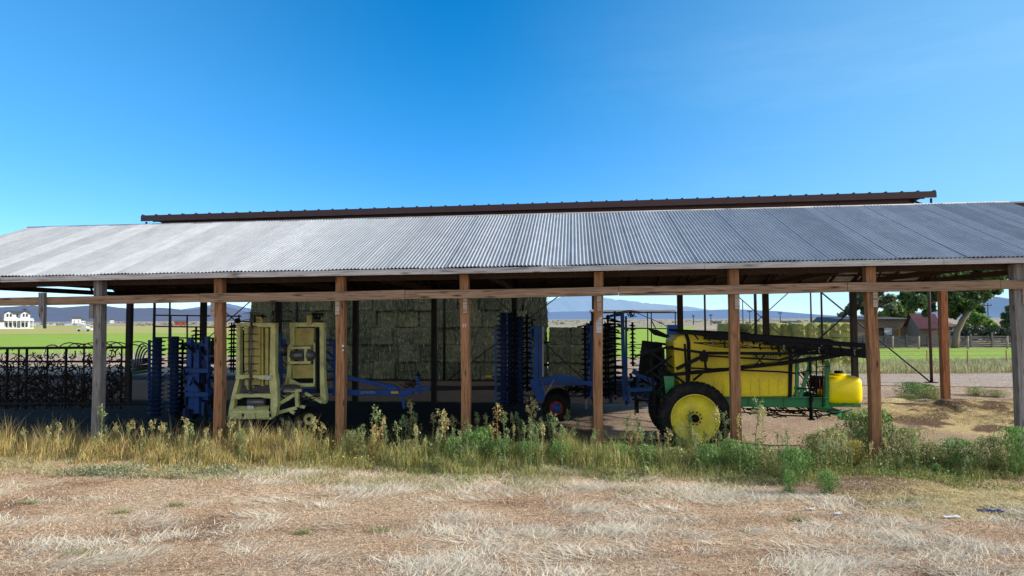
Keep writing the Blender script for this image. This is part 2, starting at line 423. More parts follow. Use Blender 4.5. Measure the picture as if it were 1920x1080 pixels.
sheet('gravel_road', GP((1560, 722), (2500, 735), (2500, 704), (1560, 701)), .022, fieldmat('pale_gravel', (.55,.44,.36), (.44,.34,.27), 1.2, (.3,1,1), .8))

sheet('farm_road', GP((-300, 611.5), (188, 611), (188, 606.5), (-300, 607.5)), .09, fieldmat('white_gravel', (.62,.58,.53), (.5,.46,.41), .4))
# ------------------------------------------------------------------ hills and mountains, hazed by distance
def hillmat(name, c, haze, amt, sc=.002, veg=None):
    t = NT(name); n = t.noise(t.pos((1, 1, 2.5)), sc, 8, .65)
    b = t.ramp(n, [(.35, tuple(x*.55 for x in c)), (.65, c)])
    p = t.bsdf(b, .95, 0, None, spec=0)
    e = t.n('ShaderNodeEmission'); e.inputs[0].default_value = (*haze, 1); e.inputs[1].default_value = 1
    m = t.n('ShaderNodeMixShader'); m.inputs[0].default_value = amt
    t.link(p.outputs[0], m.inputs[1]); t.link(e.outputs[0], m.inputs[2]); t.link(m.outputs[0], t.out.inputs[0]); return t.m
def ridge(name, pts, Y, mat, depth=.3, rows=14, seed=1, rough=.1):
    xs = [p[0] for p in pts]; n = max(40, int((xs[-1]-xs[0])/5))
    V = []; 
    for r in range(rows+4):
        k = r/rows; Yr = Y*(1 - depth*(1-k)) if r <= rows else Y*(1+.06*(r-rows))
        for i in range(n+1):
            px = xs[0] + (xs[-1]-xs[0])*i/n
            j = max(k_ for k_ in range(len(xs)) if xs[k_] <= px+1e-6); j = min(j, len(xs)-2)
            q = (px-xs[j])/(xs[j+1]-xs[j]); q = q*q*(3-2*q)*.6 + q*.4
            py = pts[j][1]*(1-q) + pts[j+1][1]*q
            top = A(px, py, Y); h = max(0, top.z)
            kk = k**1.5 if r <= rows else max(0, 1-.3*(r-rows))
            nz = noise.noise((px*.03+seed, k*2.2, seed))*.6 + noise.noise((px*.09+seed, k*6, seed+5))*.4
            z = h*kk*(1 + rough*3*nz*math.sin(PI*min(k, 1))) + h*rough*.35*noise.noise((px*.12, seed, 7))*min(1, k)
            x = top.x
            V.append((x, Yr, z if r else -4))
    w = n+1
    F = [(r*w+i, r*w+i+1, (r+1)*w+i+1, (r+1)*w+i) for r in range(rows+3) for i in range(n)]
    me = bpy.data.meshes.new(name); me.from_pydata(V, [], F); me.polygons.foreach_set('use_smooth', [True]*len(F))
    o = bpy.data.objects.new(name, me); COL.objects.link(o); me.materials.append(mat); o['kind'] = 'structure'
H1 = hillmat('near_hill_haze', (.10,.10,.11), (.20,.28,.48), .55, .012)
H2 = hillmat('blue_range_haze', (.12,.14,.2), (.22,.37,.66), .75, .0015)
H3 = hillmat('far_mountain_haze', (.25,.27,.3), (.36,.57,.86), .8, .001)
ridge('hills', [(-300,590),(-120,578),(0,576),(60,573),(120,577),(180,572),(240,578),(300,577),(355,581),(420,574),(470,588),(540,592),(600,597)], 5200, H1, .4, seed=2)
ridge('hills', [(300,592),(345,583),(400,571),(425,569),(470,578),(560,588),(640,596)], 9000, H2, .3, seed=4)
ridge('mountains', [(860,600),(940,583),(1010,569),(1060,556),(1100,553),(1160,562),(1230,570),(1290,575),(1350,584),(1420,590),(1520,598)], 30000, H3, .35, seed=6, rough=.14)
ridge('mountains', [(700,601),(850,596),(980,588),(1060,584),(1150,583),(1280,583),(1380,580),(1450,583),(1530,592),(1600,592),(1700,585),(1790,588),(1900,596),(2050,598)], 16000, H2, .3, seed=8, rough=.05)
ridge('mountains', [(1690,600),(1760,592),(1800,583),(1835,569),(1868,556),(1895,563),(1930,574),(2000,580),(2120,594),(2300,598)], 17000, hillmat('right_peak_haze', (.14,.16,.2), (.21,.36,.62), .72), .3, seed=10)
# ------------------------------------------------------------------ the open pole shed with the corrugated roof
S = 3.6
HV = 11.27; RV = 5.65; EV = -.45; BV = 11.75
def line(p, q):
    """z along u through two points of a v plane"""
    k = (q.z-p.z)/(q.x-p.x); return lambda u: p.z + k*(u-p.x)
zE = line(U(50, 517.5, EV), U(1900, 481.5, EV))          # front edge of the sheeting
zR = line(U(60, 427, RV), U(1890, 379.5, RV))            # ridge
zBt = line(U(10, 557, -.2), U(1900, 525, -.2)); zBb = line(U(10, 572.5, -.2), U(1900, 541.5, -.2))
zC = lambda u: 5.02 + .0085*u                             # bottom chord of the trusses
zK = lambda u: zC(u) + .14                                # back edge of the sheeting
shed = T('pole_shed', 'long open pole shed with silver corrugated roof sheltering the farm implements', 'shed', (0, 0, 0))
def corr_mat():
    t = NT('galvanised_corrugated_sheet')
    g = t.n('ShaderNodeTexCoord'); s = t.n('ShaderNodeSeparateXYZ'); t.link(g.outputs['Object'], s.inputs[0])
    d = t.n('ShaderNodeMath'); d.operation = 'DIVIDE'; d.inputs[1].default_value = .84; t.link(s.outputs[0], d.inputs[0])
    fl = t.n('ShaderNodeMath'); fl.operation = 'FLOOR'; t.link(d.outputs[0], fl.inputs[0])
    wn = t.n('ShaderNodeTexWhiteNoise'); wn.noise_dimensions = '1D'; t.link(fl.outputs[0], wn.inputs['W'])
    n = t.noise(t.coord('Object', (1.2, .5, 1)), 2.2, 6, .65); n2 = t.noise(t.coord('Object', (14, 2, 1)), 6, 4, .7)
    c = t.ramp(wn.outputs['Value'], [(0, (.35,.355,.36)), (1, (.46,.465,.47))])
    c = t.mix(1, c, t.ramp(n, [(.3, (.84,.83,.82)), (.7, (1.08,1.08,1.08))]), 'MULTIPLY')
    c = t.mix(1, c, t.ramp(n2, [(.3, (.86,.85,.84)), (.7, (1.1,1.1,1.1))]), 'MULTIPLY')
    r = t.ramp(n2, [(.3, (.42,)*3), (.7, (.6,)*3)])
    rv = t.noise(t.coord('Object', (.9, .12, 1)), 3.5, 5, .7)
    c = t.mix(t.ramp(rv, [(.60, (0,0,0)), (.74, (.45,.45,.45))]), c, (.33, .24, .18))
    t.bsdf(c, r, .12, None, spec=.5); return t.m
M['corr'] = corr_mat()
def slope(name, uL, uR, vA, zA, vB, zB, n=8, pitch=.105):
    per = 8; rows = 3
    nw = int((uR-uL)/pitch); V = []; Fc = []; sheets = nw//per + 1
    rnd = random.Random(3)
    for s_ in range(sheets):
        u0 = uL + s_*per*pitch; kk = min(per+.5, nw - s_*per + .2)
        if kk <= .3: break
        dz = (s_ % 2)*.014 + rnd.uniform(0, .003); tl = rnd.uniform(-.003, .003); dl = rnd.uniform(-.03, .015)
        m = int(kk*n); b = len(V)
        for r in range(rows+1):
            k = r/rows
            for i in range(m+1):
                u = u0 + i*pitch/n
                v = vA + (vB-vA)*k + (dl if r == 0 else 0)*(1 if vB > vA else -1)
                sag = .02*math.sin(u*1.75 + k*2) * math.sin(k*PI+.3)
                z = zA(u)*(1-k) + zB(u)*k + .021*math.sin(2*PI*(u-uL)/pitch) + dz + tl*(i/m-.5) + sag
                V.append((u, v, z))
        for r in range(rows):
            for i in range(m):
                a = b + r*(m+1) + i; Fc.append((a, a+1, a+m+2, a+m+1))
    me = bpy.data.meshes.new(name); me.from_pydata(V, [], Fc); me.polygons.foreach_set('use_smooth', [True]*len(Fc))
    o = bpy.data.objects.new(name, me); COL.objects.link(o); o.parent = shed.o; me.materials.append(M['corr']); ORG[o.name] = Vector((0,0,0)); return o
UL, UR = -18.1, U(1892, 379.5, RV).x
slope('roof', UL, UR, EV-.03, zE, RV, zR)
slope('roof', UL, UR, BV, zK, RV+.02, lambda u: zR(u)-.012)
mb = MB(); mb.tube([(UL, RV+.01, zR(UL)+.01), (UR, RV+.01, zR(UR)+.01)], .035, 8); mb.build('ridge_cap', M['fascia'], shed)

# added dark sheet painting shade under the back slope and left front slope
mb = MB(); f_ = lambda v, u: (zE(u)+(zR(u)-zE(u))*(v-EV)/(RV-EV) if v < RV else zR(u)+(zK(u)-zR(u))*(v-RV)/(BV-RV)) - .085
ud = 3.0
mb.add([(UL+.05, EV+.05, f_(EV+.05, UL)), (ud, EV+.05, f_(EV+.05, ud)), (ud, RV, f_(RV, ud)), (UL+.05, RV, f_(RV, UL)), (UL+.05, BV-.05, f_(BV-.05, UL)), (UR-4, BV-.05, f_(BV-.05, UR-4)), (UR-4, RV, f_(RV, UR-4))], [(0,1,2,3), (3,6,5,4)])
mb.build('roof_shade_sheet', M['dark_post'], shed, recalc=False)
# fascia boards end to end
cuts = [UL-.05, -13.6, U(430, 520, EV).x, U(812, 510, EV).x, U(1321, 500, EV).x, U(1768, 490, EV).x, UR+.05]
for a, b in zip(cuts[:-1], cuts[1:]):
    mb = MB(); j = random.uniform(-.008, .008)
    for (p, q) in ((a+.004, b-.004),):
        mb.add([(p, EV-.045, zE(p)-.165+j), (q, EV-.045, zE(q)-.165-j), (q, EV-.002, zE(q)-.165-j), (p, EV-.002, zE(p)-.165+j),
                (p, EV-.045, zE(p)-.018+j), (q, EV-.045, zE(q)-.018-j), (q, EV-.002, zE(q)-.018-j), (p, EV-.002, zE(p)-.018+j)],
               [(0,3,2,1),(4,5,6,7),(0,1,5,4),(1,2,6,5),(2,3,7,6),(3,0,4,7)])
    mb.build('fascia_board', M['fascia'], shed, bevel=.006)
# gable barge boards and gable ties
for u in (UL-.03, UR+.03):
    mb = MB(); mb.bar((u, EV+.03, zE(u)-.12), (u, RV, zR(u)-.12), .035, .16); mb.bar((u, RV+.02, zR(u)-.13), (u, BV-.05, zK(u)-.12), .035, .16)
    mb.build('barge_board', M['rafter'], shed)
# header beam: boards of slightly different length laid end to end on the front of the posts
bc = [UL, U(-190, 565, -.2).x, U(376, 560, -.2).x, U(760, 552, -.2).x, U(1160, 545, -.2).x, U(1588, 540, -.2).x, U(1875, 533, -.2).x, UR]
for i, (a, b) in enumerate(zip(bc[:-1], bc[1:])):
    j = random.uniform(-.012, .012); mb = MB(); a += .005; b -= .005
    n = 6
    for k in range(n):
        p = a + (b-a)*k/n; q = a + (b-a)*(k+1)/n
        sg = lambda u: -.018*math.sin((u-a)/(b-a)*PI)
        mb.add([(p, -.235, zBb(p)+sg(p)+j), (q, -.235, zBb(q)+sg(q)+j), (q, -.165, zBb(q)+sg(q)+j), (p, -.165, zBb(p)+sg(p)+j),
                (p, -.235, zBt(p)+sg(p)-j), (q, -.235, zBt(q)+sg(q)-j), (q, -.165, zBt(q)+sg(q)-j), (p, -.165, zBt(p)+sg(p)-j)],
               [(0,3,2,1),(4,5,6,7),(0,1,5,4),(2,3,7,6)] + ([(3,0,4,7)] if k == 0 else []) + ([(1,2,6,5)] if k == n-1 else []))
    mb.build('header_beam', M['beam'], shed, bevel=.008)
# front posts
fx = {0: 187, 1: 413, 2: 640, 3: 873, 4: 1122, 5: 1377, 6: 1635, 7: 1912}
rp = random.Random(5)
for i in range(-2, 9):
    uu = U(fx[i], 680, 0).x if i in fx else (i-3)*S + .0
    w = .25 if i < 7 else .29; m = M['post_grey'] if i in (0, -1, -2) else M['post']
    if i == 7: m = M['post_grey']
    mb = MB(); du = rp.uniform(-.03, .03); top = zE(uu) - .16
    n = 5
    for k in range(n):
        z0 = -.25 + (top+.25)*k/n; z1 = -.25 + (top+.25)*(k+1)/n
        f = lambda z: du*math.sin(z*.9); g = lambda z: w*(.5 + .012*math.sin(z*3+i))
        mb.add([(uu+f(z0)-g(z0), -.15, z0), (uu+f(z0)+g(z0), -.15, z0), (uu+f(z0)+g(z0), .1, z0), (uu+f(z0)-g(z0), .1, z0),
                (uu+f(z1)-g(z1), -.15, z1), (uu+f(z1)+g(z1), -.15, z1), (uu+f(z1)+g(z1), .1, z1), (uu+f(z1)-g(z1), .1, z1)],
               [(0,1,5,4),(1,2,6,5),(2,3,7,6),(3,0,4,7)] + ([(0,3,2,1)] if k == 0 else []) + ([(4,5,6,7)] if k == n-1 else []))
    post = mb.build('post', m, shed, bevel=.012)
    if i in fx:                                            # short cleat under the beam
        zt = zBb(uu); side = {0: -.16, 1: -.15, 2: -.06, 3: .02, 4: .03, 5: .06, 6: .05, 7: .08}[i]
        mb = MB().box((uu+side-.06, -.205, zt-.42), (uu+side+.06, -.152, zt-.01)); sub(mb, 'cleat', M['plank'] if i else M['post_grey'], post, .006)
    if i == 4:
        mb = MB().add([(uu+.0-.05, -.16, zt-1.02), (uu+.1, -.16, zt-1.0), (uu+.1, -.16, zt-.52), (uu-.06, -.16, zt-.72), (uu-.05, -.151, zt-1.02), (uu+.1, -.151, zt-1.0), (uu+.1, -.151, zt-.52), (uu-.06, -.151, zt-.72)],
            [(0,1,2,3),(7,6,5,4),(0,4,5,1),(1,5,6,2),(2,6,7,3),(3,7,4,0)]); sub(mb, 'metal_plate', M['fascia'], post)
    if i == 2:
        mb = MB(); mb.lathe((uu+.1, -.152, 3.02), (0,-1,0), [(.001,.02),(.03,.02),(.035,0)], 10); mb.lathe((uu+.1, -.152, 2.9), (0,-1,0), [(.001,.02),(.025,.02),(.03,0)], 10)
        sub(mb, 'insulator', M['white'], post)
    if i == 3: POST3 = (uu, post)
# hanging stub of a removed post, split to a point
p = U(80, 549, -.3); q = U(83, 616, -.3); mb = MB()
mb.prism([(p.x-.085, p.z), (p.x+.085, p.z), (p.x+.1, q.z), (p.x+.06, q.z+.12), (p.x-.07, q.z+.42)], -.36, -.24); mb.build('hanging_stub', M['post_grey'], shed)

# back posts: dark in the shade, the end one rusty in the sun
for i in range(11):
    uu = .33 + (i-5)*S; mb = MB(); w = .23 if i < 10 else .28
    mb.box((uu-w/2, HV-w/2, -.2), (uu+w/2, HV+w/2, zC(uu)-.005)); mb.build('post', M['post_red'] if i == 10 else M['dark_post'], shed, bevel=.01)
# trusses with webs
for i in range(11):
    uu = -18 + i*S + .06*i*.3; mb = MB(); y = min(uu+.18, UR-.15)
    mb.bar((y, -.1, zC(y)+.1), (y, HV+.2, zC(y)+.1), .045, .19)
    mb.bar((y, EV+.1, zE(y)-.13), (y, RV, zR(y)-.15), .045, .17); mb.bar((y, RV, zR(y)-.15), (y, BV-.1, zK(y)-.13), .045, .17)
    y2 = y+.047
    for a, b in ((.8, 2.4), (2.4, 3.4), (3.4, 5.6), (5.6, 7.9), (7.9, 8.9), (8.9, 10.5)):
        top = lambda v: (zE(y)+(zR(y)-zE(y))*(v-EV)/(RV-EV) if v < RV else zR(y)+(zK(y)-zR(y))*(v-RV)/(BV-RV)) - .16
        if int(a*10) % 2 == 0: mb.bar((y2, a, zC(y)+.14), (y2, b, top(b)), .04, .09)
        else: mb.bar((y2, a, top(a)), (y2, b, zC(y)+.14), .04, .09)
    mb.build('truss', M['rafter'], shed)
# rafters between the trusses, purlins on them, eave girts
mb_ = []
for i in range(30):
    u = -17.4 + i*1.2
    mb = MB(); mb.bar((u, EV+.12, zE(u)-.14), (u, RV-.03, zR(u)-.16), .04, .14); mb.bar((u, RV+.03, zR(u)-.17), (u, BV-.12, zK(u)-.14), .04, .14)
    mb.build('rafter', M['rafter'], shed)
for k in range(9):
    f = (k+.35)/9
    for (va, fa, vb, fb) in ((EV, zE, RV, zR), (BV, zK, RV, zR)):
        v = va+(vb-va)*f; mb = MB()
        mb.bar((UL+.05, v, fa(UL)*(1-f)+fb(UL)*f-.10), (UR-.05, v, fa(UR)*(1-f)+fb(UR)*f-.10), .09, .045, up=(0,1,0)); mb.build('purlin', M['rafter'], shed)
mb = MB(); mb.bar((UL, .14, zC(UL)-.02), (UR, .14, zC(UR)-.02), .05, .24); mb.build('inner_beam', M['rafter'], shed)
mb = MB(); mb.bar((UL, HV-.15, zC(UL)-.03), (18.45, HV-.15, zC(18.45)-.03), .05, .24); mb.build('inner_beam', M['rafter'], shed)
for i in range(30):
    u = -17.1 + i*1.2; mb = MB(); mb.cbox((u, -.02, zC(u)+.16), (.3, .05, .09)); mb.build('blocking', M['post'], shed)

# ------------------------------------------------------------------ text helper
def text(s, size, p, mat, parent, name, depth=.002, rx=PI/2, org=None, sx=1.0):
    cu = bpy.data.curves.new('lettering', 'FONT'); cu.body = s; cu.size = size; cu.extrude = depth; cu.align_x = 'CENTER'; cu.align_y = 'CENTER'
    to = bpy.data.objects.new('lettering', cu); COL.objects.link(to)
    dg = bpy.context.evaluated_depsgraph_get(); me = bpy.data.meshes.new_from_object(to.evaluated_get(dg))
    bpy.data.objects.remove(to); me.name = name
    o = bpy.data.objects.new(name, me); COL.objects.link(o); me.materials.clear(); me.materials.append(mat)
    par = parent.o if isinstance(parent, T) else parent
    o.parent = par; oo = parent.org if isinstance(parent, T) else ORG[parent.name]
    o.location = Vector(p) - oo; o.rotation_euler = (rx, 0, 0); o.scale = (sx, 1, 1); return o
q = U(871, 611, -.16); text('ST', .13, (q.x, -.162, q.z), M['white'], POST3[1], 'painted_mark')

# ------------------------------------------------------------------ the tall hay barn behind
hb = T('hay_barn', 'tall steel hay barn with brown red roof rising behind the silver shed', 'barn', (0, 0, 0))
def vAt(py, px):      # v of the ground point seen at a pixel
    return toB(G(px, py)).y
HB = 22.6; HB2 = 33.0
cx_ = [288, 556, 833, 1113, 1418, 1745]
cu_ = [U(x, 660, HB).x for x in cx_]
zT = line(U(265, 404, HB-.9), U(1755, 358, HB-.9))
uA, uB = U(265, 404, HB-.9).x, U(1755, 358, HB-.9).x
for u in cu_:
    mb = MB(); mb.tube([(u, HB, 0), (u, HB, zT(u)-1.0)], .085, 10); c = mb.build('column', M['red_metal'] if u == cu_[-1] else M['dark_steel'], hb)
    sub(MB().box((u-.3, HB-.2, .0), (u+.3, HB+.2, .06)), 'base_plate', M['dark_steel'], c)
bx_ = [U(x, 600, HB2).x for x in (318, 520, 760, 1010, 1322, 1541)]
for u in bx_:
    mb = MB(); mb.tube([(u, HB2, 0), (u, HB2, zT(u)-1.6)], .075, 8); mb.build('column', M['dark_steel'], hb)
# roof sheet falling to the back, ribs standing on it, deep dark eave girder with a bright lower flange
mb = MB(); k = -.055
Pz = lambda u, v: zT(u) + (v-(HB-.9))*k
mb.add([(uA, HB-.9, Pz(uA, HB-.9)), (uB, HB-.9, Pz(uB, HB-.9)), (uB, HB2+.6, Pz(uB, HB2+.6)), (uA, HB2+.6, Pz(uA, HB2+.6)),
        (uA, HB-.9, Pz(uA, HB-.9)-.05), (uB, HB-.9, Pz(uB, HB-.9)-.05), (uB, HB2+.6, Pz(uB, HB2+.6)-.05), (uA, HB2+.6, Pz(uA, HB2+.6)-.05)],
       [(0,1,2,3),(7,6,5,4),(0,4,5,1),(1,5,6,2),(2,6,7,3),(3,7,4,0)])
nr = 54
for i in range(nr+1):
    u = uA + .08 + (uB-uA-.16)*i/nr; mb.bar((u, HB-.93, Pz(u, HB-.93)+.02), (u, HB2+.6, Pz(u, HB2+.6)+.02), .10, .07)
mb.build('roof', M['red_metal'], hb)
mb = MB(); mb.bar((uA, HB-.93, zT(uA)-.21), (uB, HB-.93, zT(uB)-.21), .05, .34); mb.build('fascia', M['red_metal'], hb)
gA, gB = uA+1.1, uB-.95
mb = MB(); mb.bar((gA, HB-.3, zT(gA)-.60), (gB, HB-.3, zT(gB)-.60), .2, .62); mb.bar((gA, HB-.42, zT(gA)-.93), (gB, HB-.42, zT(gB)-.93), .3, .035)
mb.build('eave_girder', M['red_metal'], hb)
for s_, a, g in ((1, uA, gA), (-1, uB, gB)):
    mb = MB(); mb.bar((a+s_*.08, HB-.5, zT(a)-.35), (a+s_*.1, HB-.5, zT(a)-1.1), .09); mb.bar((a+s_*.12, HB-.5, zT(a)-.95), (g+s_*.2, HB-.5, zT(a)-1.12 if s_ > 0 else zT(a)-.42), .1)
    mb.bar((a+s_*.1, HB-.5, zT(a)-.85), (g, HB-.5, zT(a)-.5), .06)
    mb.build('eave_bracket', M['dark_steel'], hb)
for i in range(12):
    v = HB + (HB2-HB)*i/11; mb = MB(); mb.bar((uA+.2, v, Pz(uA, v)-.15), (uB-.2, v, Pz(uB, v)-.15), .07, .18); mb.build('purlin', M['dark_steel'], hb)
# rafters column to column
for a, b in zip(cu_, bx_):
    mb = MB(); mb.bar((a, HB, zT(a)-.75), (b, HB2, Pz(b, HB2)-.55), .12, .4); mb.build('rafter', M['dark_steel'], hb)
# wind braces
def brace(p, q, v, r=.035, name='brace'):
    a = U(p[0], p[1], v); b = U(q[0], q[1], v); MB().tube([a, b], r, 6).build(name, M['dark_steel'], hb)
brace((833, 718), (1113, 505), HB-.02); brace((833, 470), (1113, 728), HB+.08)
brace((1418, 448), (1745, 717), HB-.02, .045); brace((1418, 738), (1745, 452), HB+.1, .045)
brace((288, 470), (556, 700), HB+.08); brace((288, 722), (556, 490), HB)
brace((1322, 500), (1541, 697), HB2-.02); brace((1322, 690), (1541, 492), HB2+.08)
# edge of a further barn roof at the right of the ridge
nb = T('far_barn', 'sliver of another barn roof just past the right end of the ridge', 'barn', (U(1990, 380, 14.0).x, 14.0, 0))
a_ = U(1884, 379.5, 14.0); b_ = U(2250, 372, 14.0)
MB().box((a_.x, 14.0, a_.z-.04), (b_.x, 24, a_.z+.03)).build('roof', M['corr'], nb)
MB().box((a_.x+.5, 14.1, a_.z-.3), (b_.x, 14.3, a_.z-.05)).build('eave_beam', M['red_metal'], nb)
for px_ in (1935, 2100, 2240): uu = U(px_, 380, 14.2).x; MB().box((uu-.1, 14.2, 0), (uu+.1, 14.4, a_.z-.3)).build('column', M['dark_steel'], nb)
# light steel pipe corral panels between the left columns
pr = T('pipe_corral', 'dark steel pipe panel standing in the left end of the hay barn', 'pipe panel', (U(290, 700, 23.6).x, 23.6, 0))
v = 23.6; mb = MB()
for y in (591, 612, 633, 654, 676): mb.bar(U(289, y, v), U(452, y+2, v), .07, .09)
for x in (290, 320, 351, 407, 448): mb.bar(U(x, 590, v), U(x, 722, v), .08)
mb.build('frame', M['dark_steel'], pr)

# ------------------------------------------------------------------ hay bales
def balemat(name, a, b, c):
    t = NT(name); n = t.noise(t.coord('Object', (7, 7, 1.6)), 2.6, 8, .75, 1.2); n2 = t.noise(t.pos(), .9, 3)
    n3 = t.noise(t.coord('Object', (22, 22, 5)), 2.5, 5, .7, 1)
    col = t.ramp(n, [(.32, a), (.5, b), (.68, c)])
    col = t.mix(1, col, t.ramp(n2, [(.3, (.7,.75,.7)), (.7, (1.25,1.2,1.1))]), 'MULTIPLY')
    col = t.mix(1, col, t.ramp(n3, [(.35, (.5,.5,.5)), (.65, (1.4,1.4,1.4))]), 'MULTIPLY')
    oi = t.n('ShaderNodeObjectInfo'); col = t.mix(1, col, t.ramp(oi.outputs['Random'], [(0, (.62,.66,.6)), (.5, (1,1,.95)), (1, (1.35,1.25,1.05))]), 'MULTIPLY')
    t.bsdf(col, .95, 0, t.bump(t.mix(.5, n, n3), 1, .08), spec=.05); return t.m
M['bale'] = balemat('shaded_hay', (.035,.034,.022), (.105,.105,.068), (.31,.30,.20))  # dark copy of the hay, the barn's shade put into its colour
M['bale_sun'] = balemat('sunlit_green_hay', (.16,.19,.055), (.36,.39,.15), (.60,.60,.34))  # light copy of the hay, sunlight put into its colour
def bale_mesh(w, d, h, seed, grooves=3, fluff=.05, bulge=0):
    bm = bmesh.new(); bmesh.ops.create_cube(bm, size=1)
    bmesh.ops.subdivide_edges(bm, edges=bm.edges, cuts=11, use_grid_fill=True)
    for v_ in bm.verts:
        c = v_.co; q = Vector((c.x*2, c.y*2, c.z*2)); m = max(abs(q.x), abs(q.y), abs(q.z))
        e = sorted((abs(q.x), abs(q.y), abs(q.z)))
        rnd = max(0, e[1]-.86)/.14 * max(0, e[2]-.86)/.14 * .012
        gr = 0
        for g in range(grooves):
            gx = (g+.5)/grooves*2-1
            gr = max(gr, math.exp(-((q.x-gx)/.07)**2))
        n = noise.noise((c.x*4+seed*9, c.y*5, c.z*6))*fluff + noise.noise((c.x*12+seed, c.y*12, c.z*14))*fluff*.7
        s_ = 1 - rnd - (gr*.03 if abs(q.z) > .9 or abs(q.y) > .9 else 0)
        v_.co = Vector((c.x*w*s_, c.y*d*s_*(1+bulge*math.cos(c.x*PI)), (c.z+.5)*h)) + q.normalized()*n
    me = bpy.data.meshes.new('hay_bale'); bm.to_mesh(me); bm.free(); me.polygons.foreach_set('use_smooth', [True]*len(me.polygons)); return me
BW, BH, BD = 1.33, 1.075, 2.3
bms = [bale_mesh(BW*random.uniform(.97, 1.05), BD, BH*random.uniform(1.0, 1.05), k, 3, .08) for k in range(7)]
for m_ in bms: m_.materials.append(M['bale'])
def bale(u, v, z, me, label, group, rz=0, sx=1):
    o = bpy.data.objects.new('hay_bale', me); COL.objects.link(o); o.location = W(u, v, z); o.rotation_euler = (random.uniform(-.03,.02), random.uniform(-.025,.025), -TH+rz+random.uniform(-.02, .02))
    o.scale = (sx, 1, 1); tag(o, label, 'hay bale', group); return o
SV = HB + 1.9
uL_ = U(470, 640, SV-1.1).x; uR_ = U(1024, 640, SV-1.1).x; ncol = 14; bw = (uR_-uL_)/ncol
for r in range(6):
    off = (0, .25, -.2, .12, -.1, .2)[r]
    for c in range(ncol):
        u = uL_ + (c+.5)*bw + (off if 0 < c < ncol-1 else off*.3) + (-.35 if (r == 5 and c == 0) else 0)
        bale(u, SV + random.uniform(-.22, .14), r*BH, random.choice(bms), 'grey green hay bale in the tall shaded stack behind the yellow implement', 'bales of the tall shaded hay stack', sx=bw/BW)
uL2 = U(1027, 640, SV-1.1).x
for r in range(3):
    for c in range(3):
        bale(uL2 + (c+.5)*bw + .05, SV+.25+random.uniform(-.1, .1), r*BH*.98, random.choice(bms), 'shaded hay bale in the lower stack beside the right end of the tall stack', 'bales of the lower shaded hay stack', sx=bw/BW)
# sunlit stack out in the open
b2 = [bale_mesh(1.1, 2.0, 1.12, 20+k, 1, .12, .22) for k in range(3)]
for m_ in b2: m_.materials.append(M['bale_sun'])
v3 = toB(A(1500, 620, 53)).y
a0, a1 = U(1483, 620, v3).x, U(1592, 620, v3).x
for r in range(3):
    for c in range(5):
        bale(a0 + (a1-a0)*(c+.5)/5, v3, r*1.12, random.choice(b2), 'bright green hay bale at the sunny right end of the open stack behind the sprayer', 'sunlit bales in the open stack', sx=.93)
    for (x0, x1, n_) in ((1437, 1482, 2), (1388, 1434, 2), (1350, 1380, 1)):
        p0, p1 = U(x0, 620, v3+1).x, U(x1, 620, v3+1).x
        for c in range(n_):
            bale(p0+(p1-p0)*(c+.5)/n_, v3+1, r*1.1, b2[(c+r) % 3], 'pale green hay bale in the middle of the open stack behind the sprayer', 'middle bales of the open stack', sx=(p1-p0)/n_/1.12)
# ------------------------------------------------------------------ helpers authored on building-frame planes
def rod(mb, pts, v, r, n=6):
    mb.tube([U(x, y, v) for x, y in pts], r, n); return mb
def flat(mb, p, q, v, w, h=None):
    mb.bar(U(p[0], p[1], v), U(q[0], q[1], v), w if h is None else w, h if h is not None else w, up=(0, 0, 1)); return mb
def plate(mb, pts, v, t=.03):
    P = [U(x, y, v) for x, y in pts]; mb.prism([(p.x, p.z) for p in P], v-t/2, v+t/2); return mb
def hose(p, q, sag, r, n=10, jit=.03, rnd=random):
    p = Vector(p); q = Vector(q); pts = []
    for i in range(n+1):
        k = i/n; o = Vector((rnd.uniform(-jit, jit), rnd.uniform(-jit, jit), rnd.uniform(-jit, jit))) if 0 < i < n else Vector()
        pts.append(p.lerp(q, k) + Vector((0, 0, -sag*4*k*(1-k))) + o)
    return pts
def gang(u, v, z0, z1, r, n, rs=.045, prof='disc', tilt=0):
    """discs or rings on an upright shaft"""
    mb = MB(); mb.tube([(u, v, z0-.05), (u+tilt, v, z1+.05)], rs, 8)
    for i in range(n):
        k = (i+.5)/n; c = (u+tilt*k, v, z0+(z1-z0)*k); rr = r*random.uniform(.95, 1.04)
        if prof == 'disc': mb.lathe(c, (random.uniform(-.12,.12), random.uniform(-.1,.1), 1), [(.02, .035), (rr*.5, .03), (rr, -.012), (rr, -.022), (rr*.5, .01), (.02, .015)], 20)
        else: mb.lathe(c, (random.uniform(-.03,.03), 0, 1), [(rs, .03), (rr*.8, .028), (rr, .012), (rr, -.012), (rr*.8, -.028), (rs, -.03)], 18)
    return mb
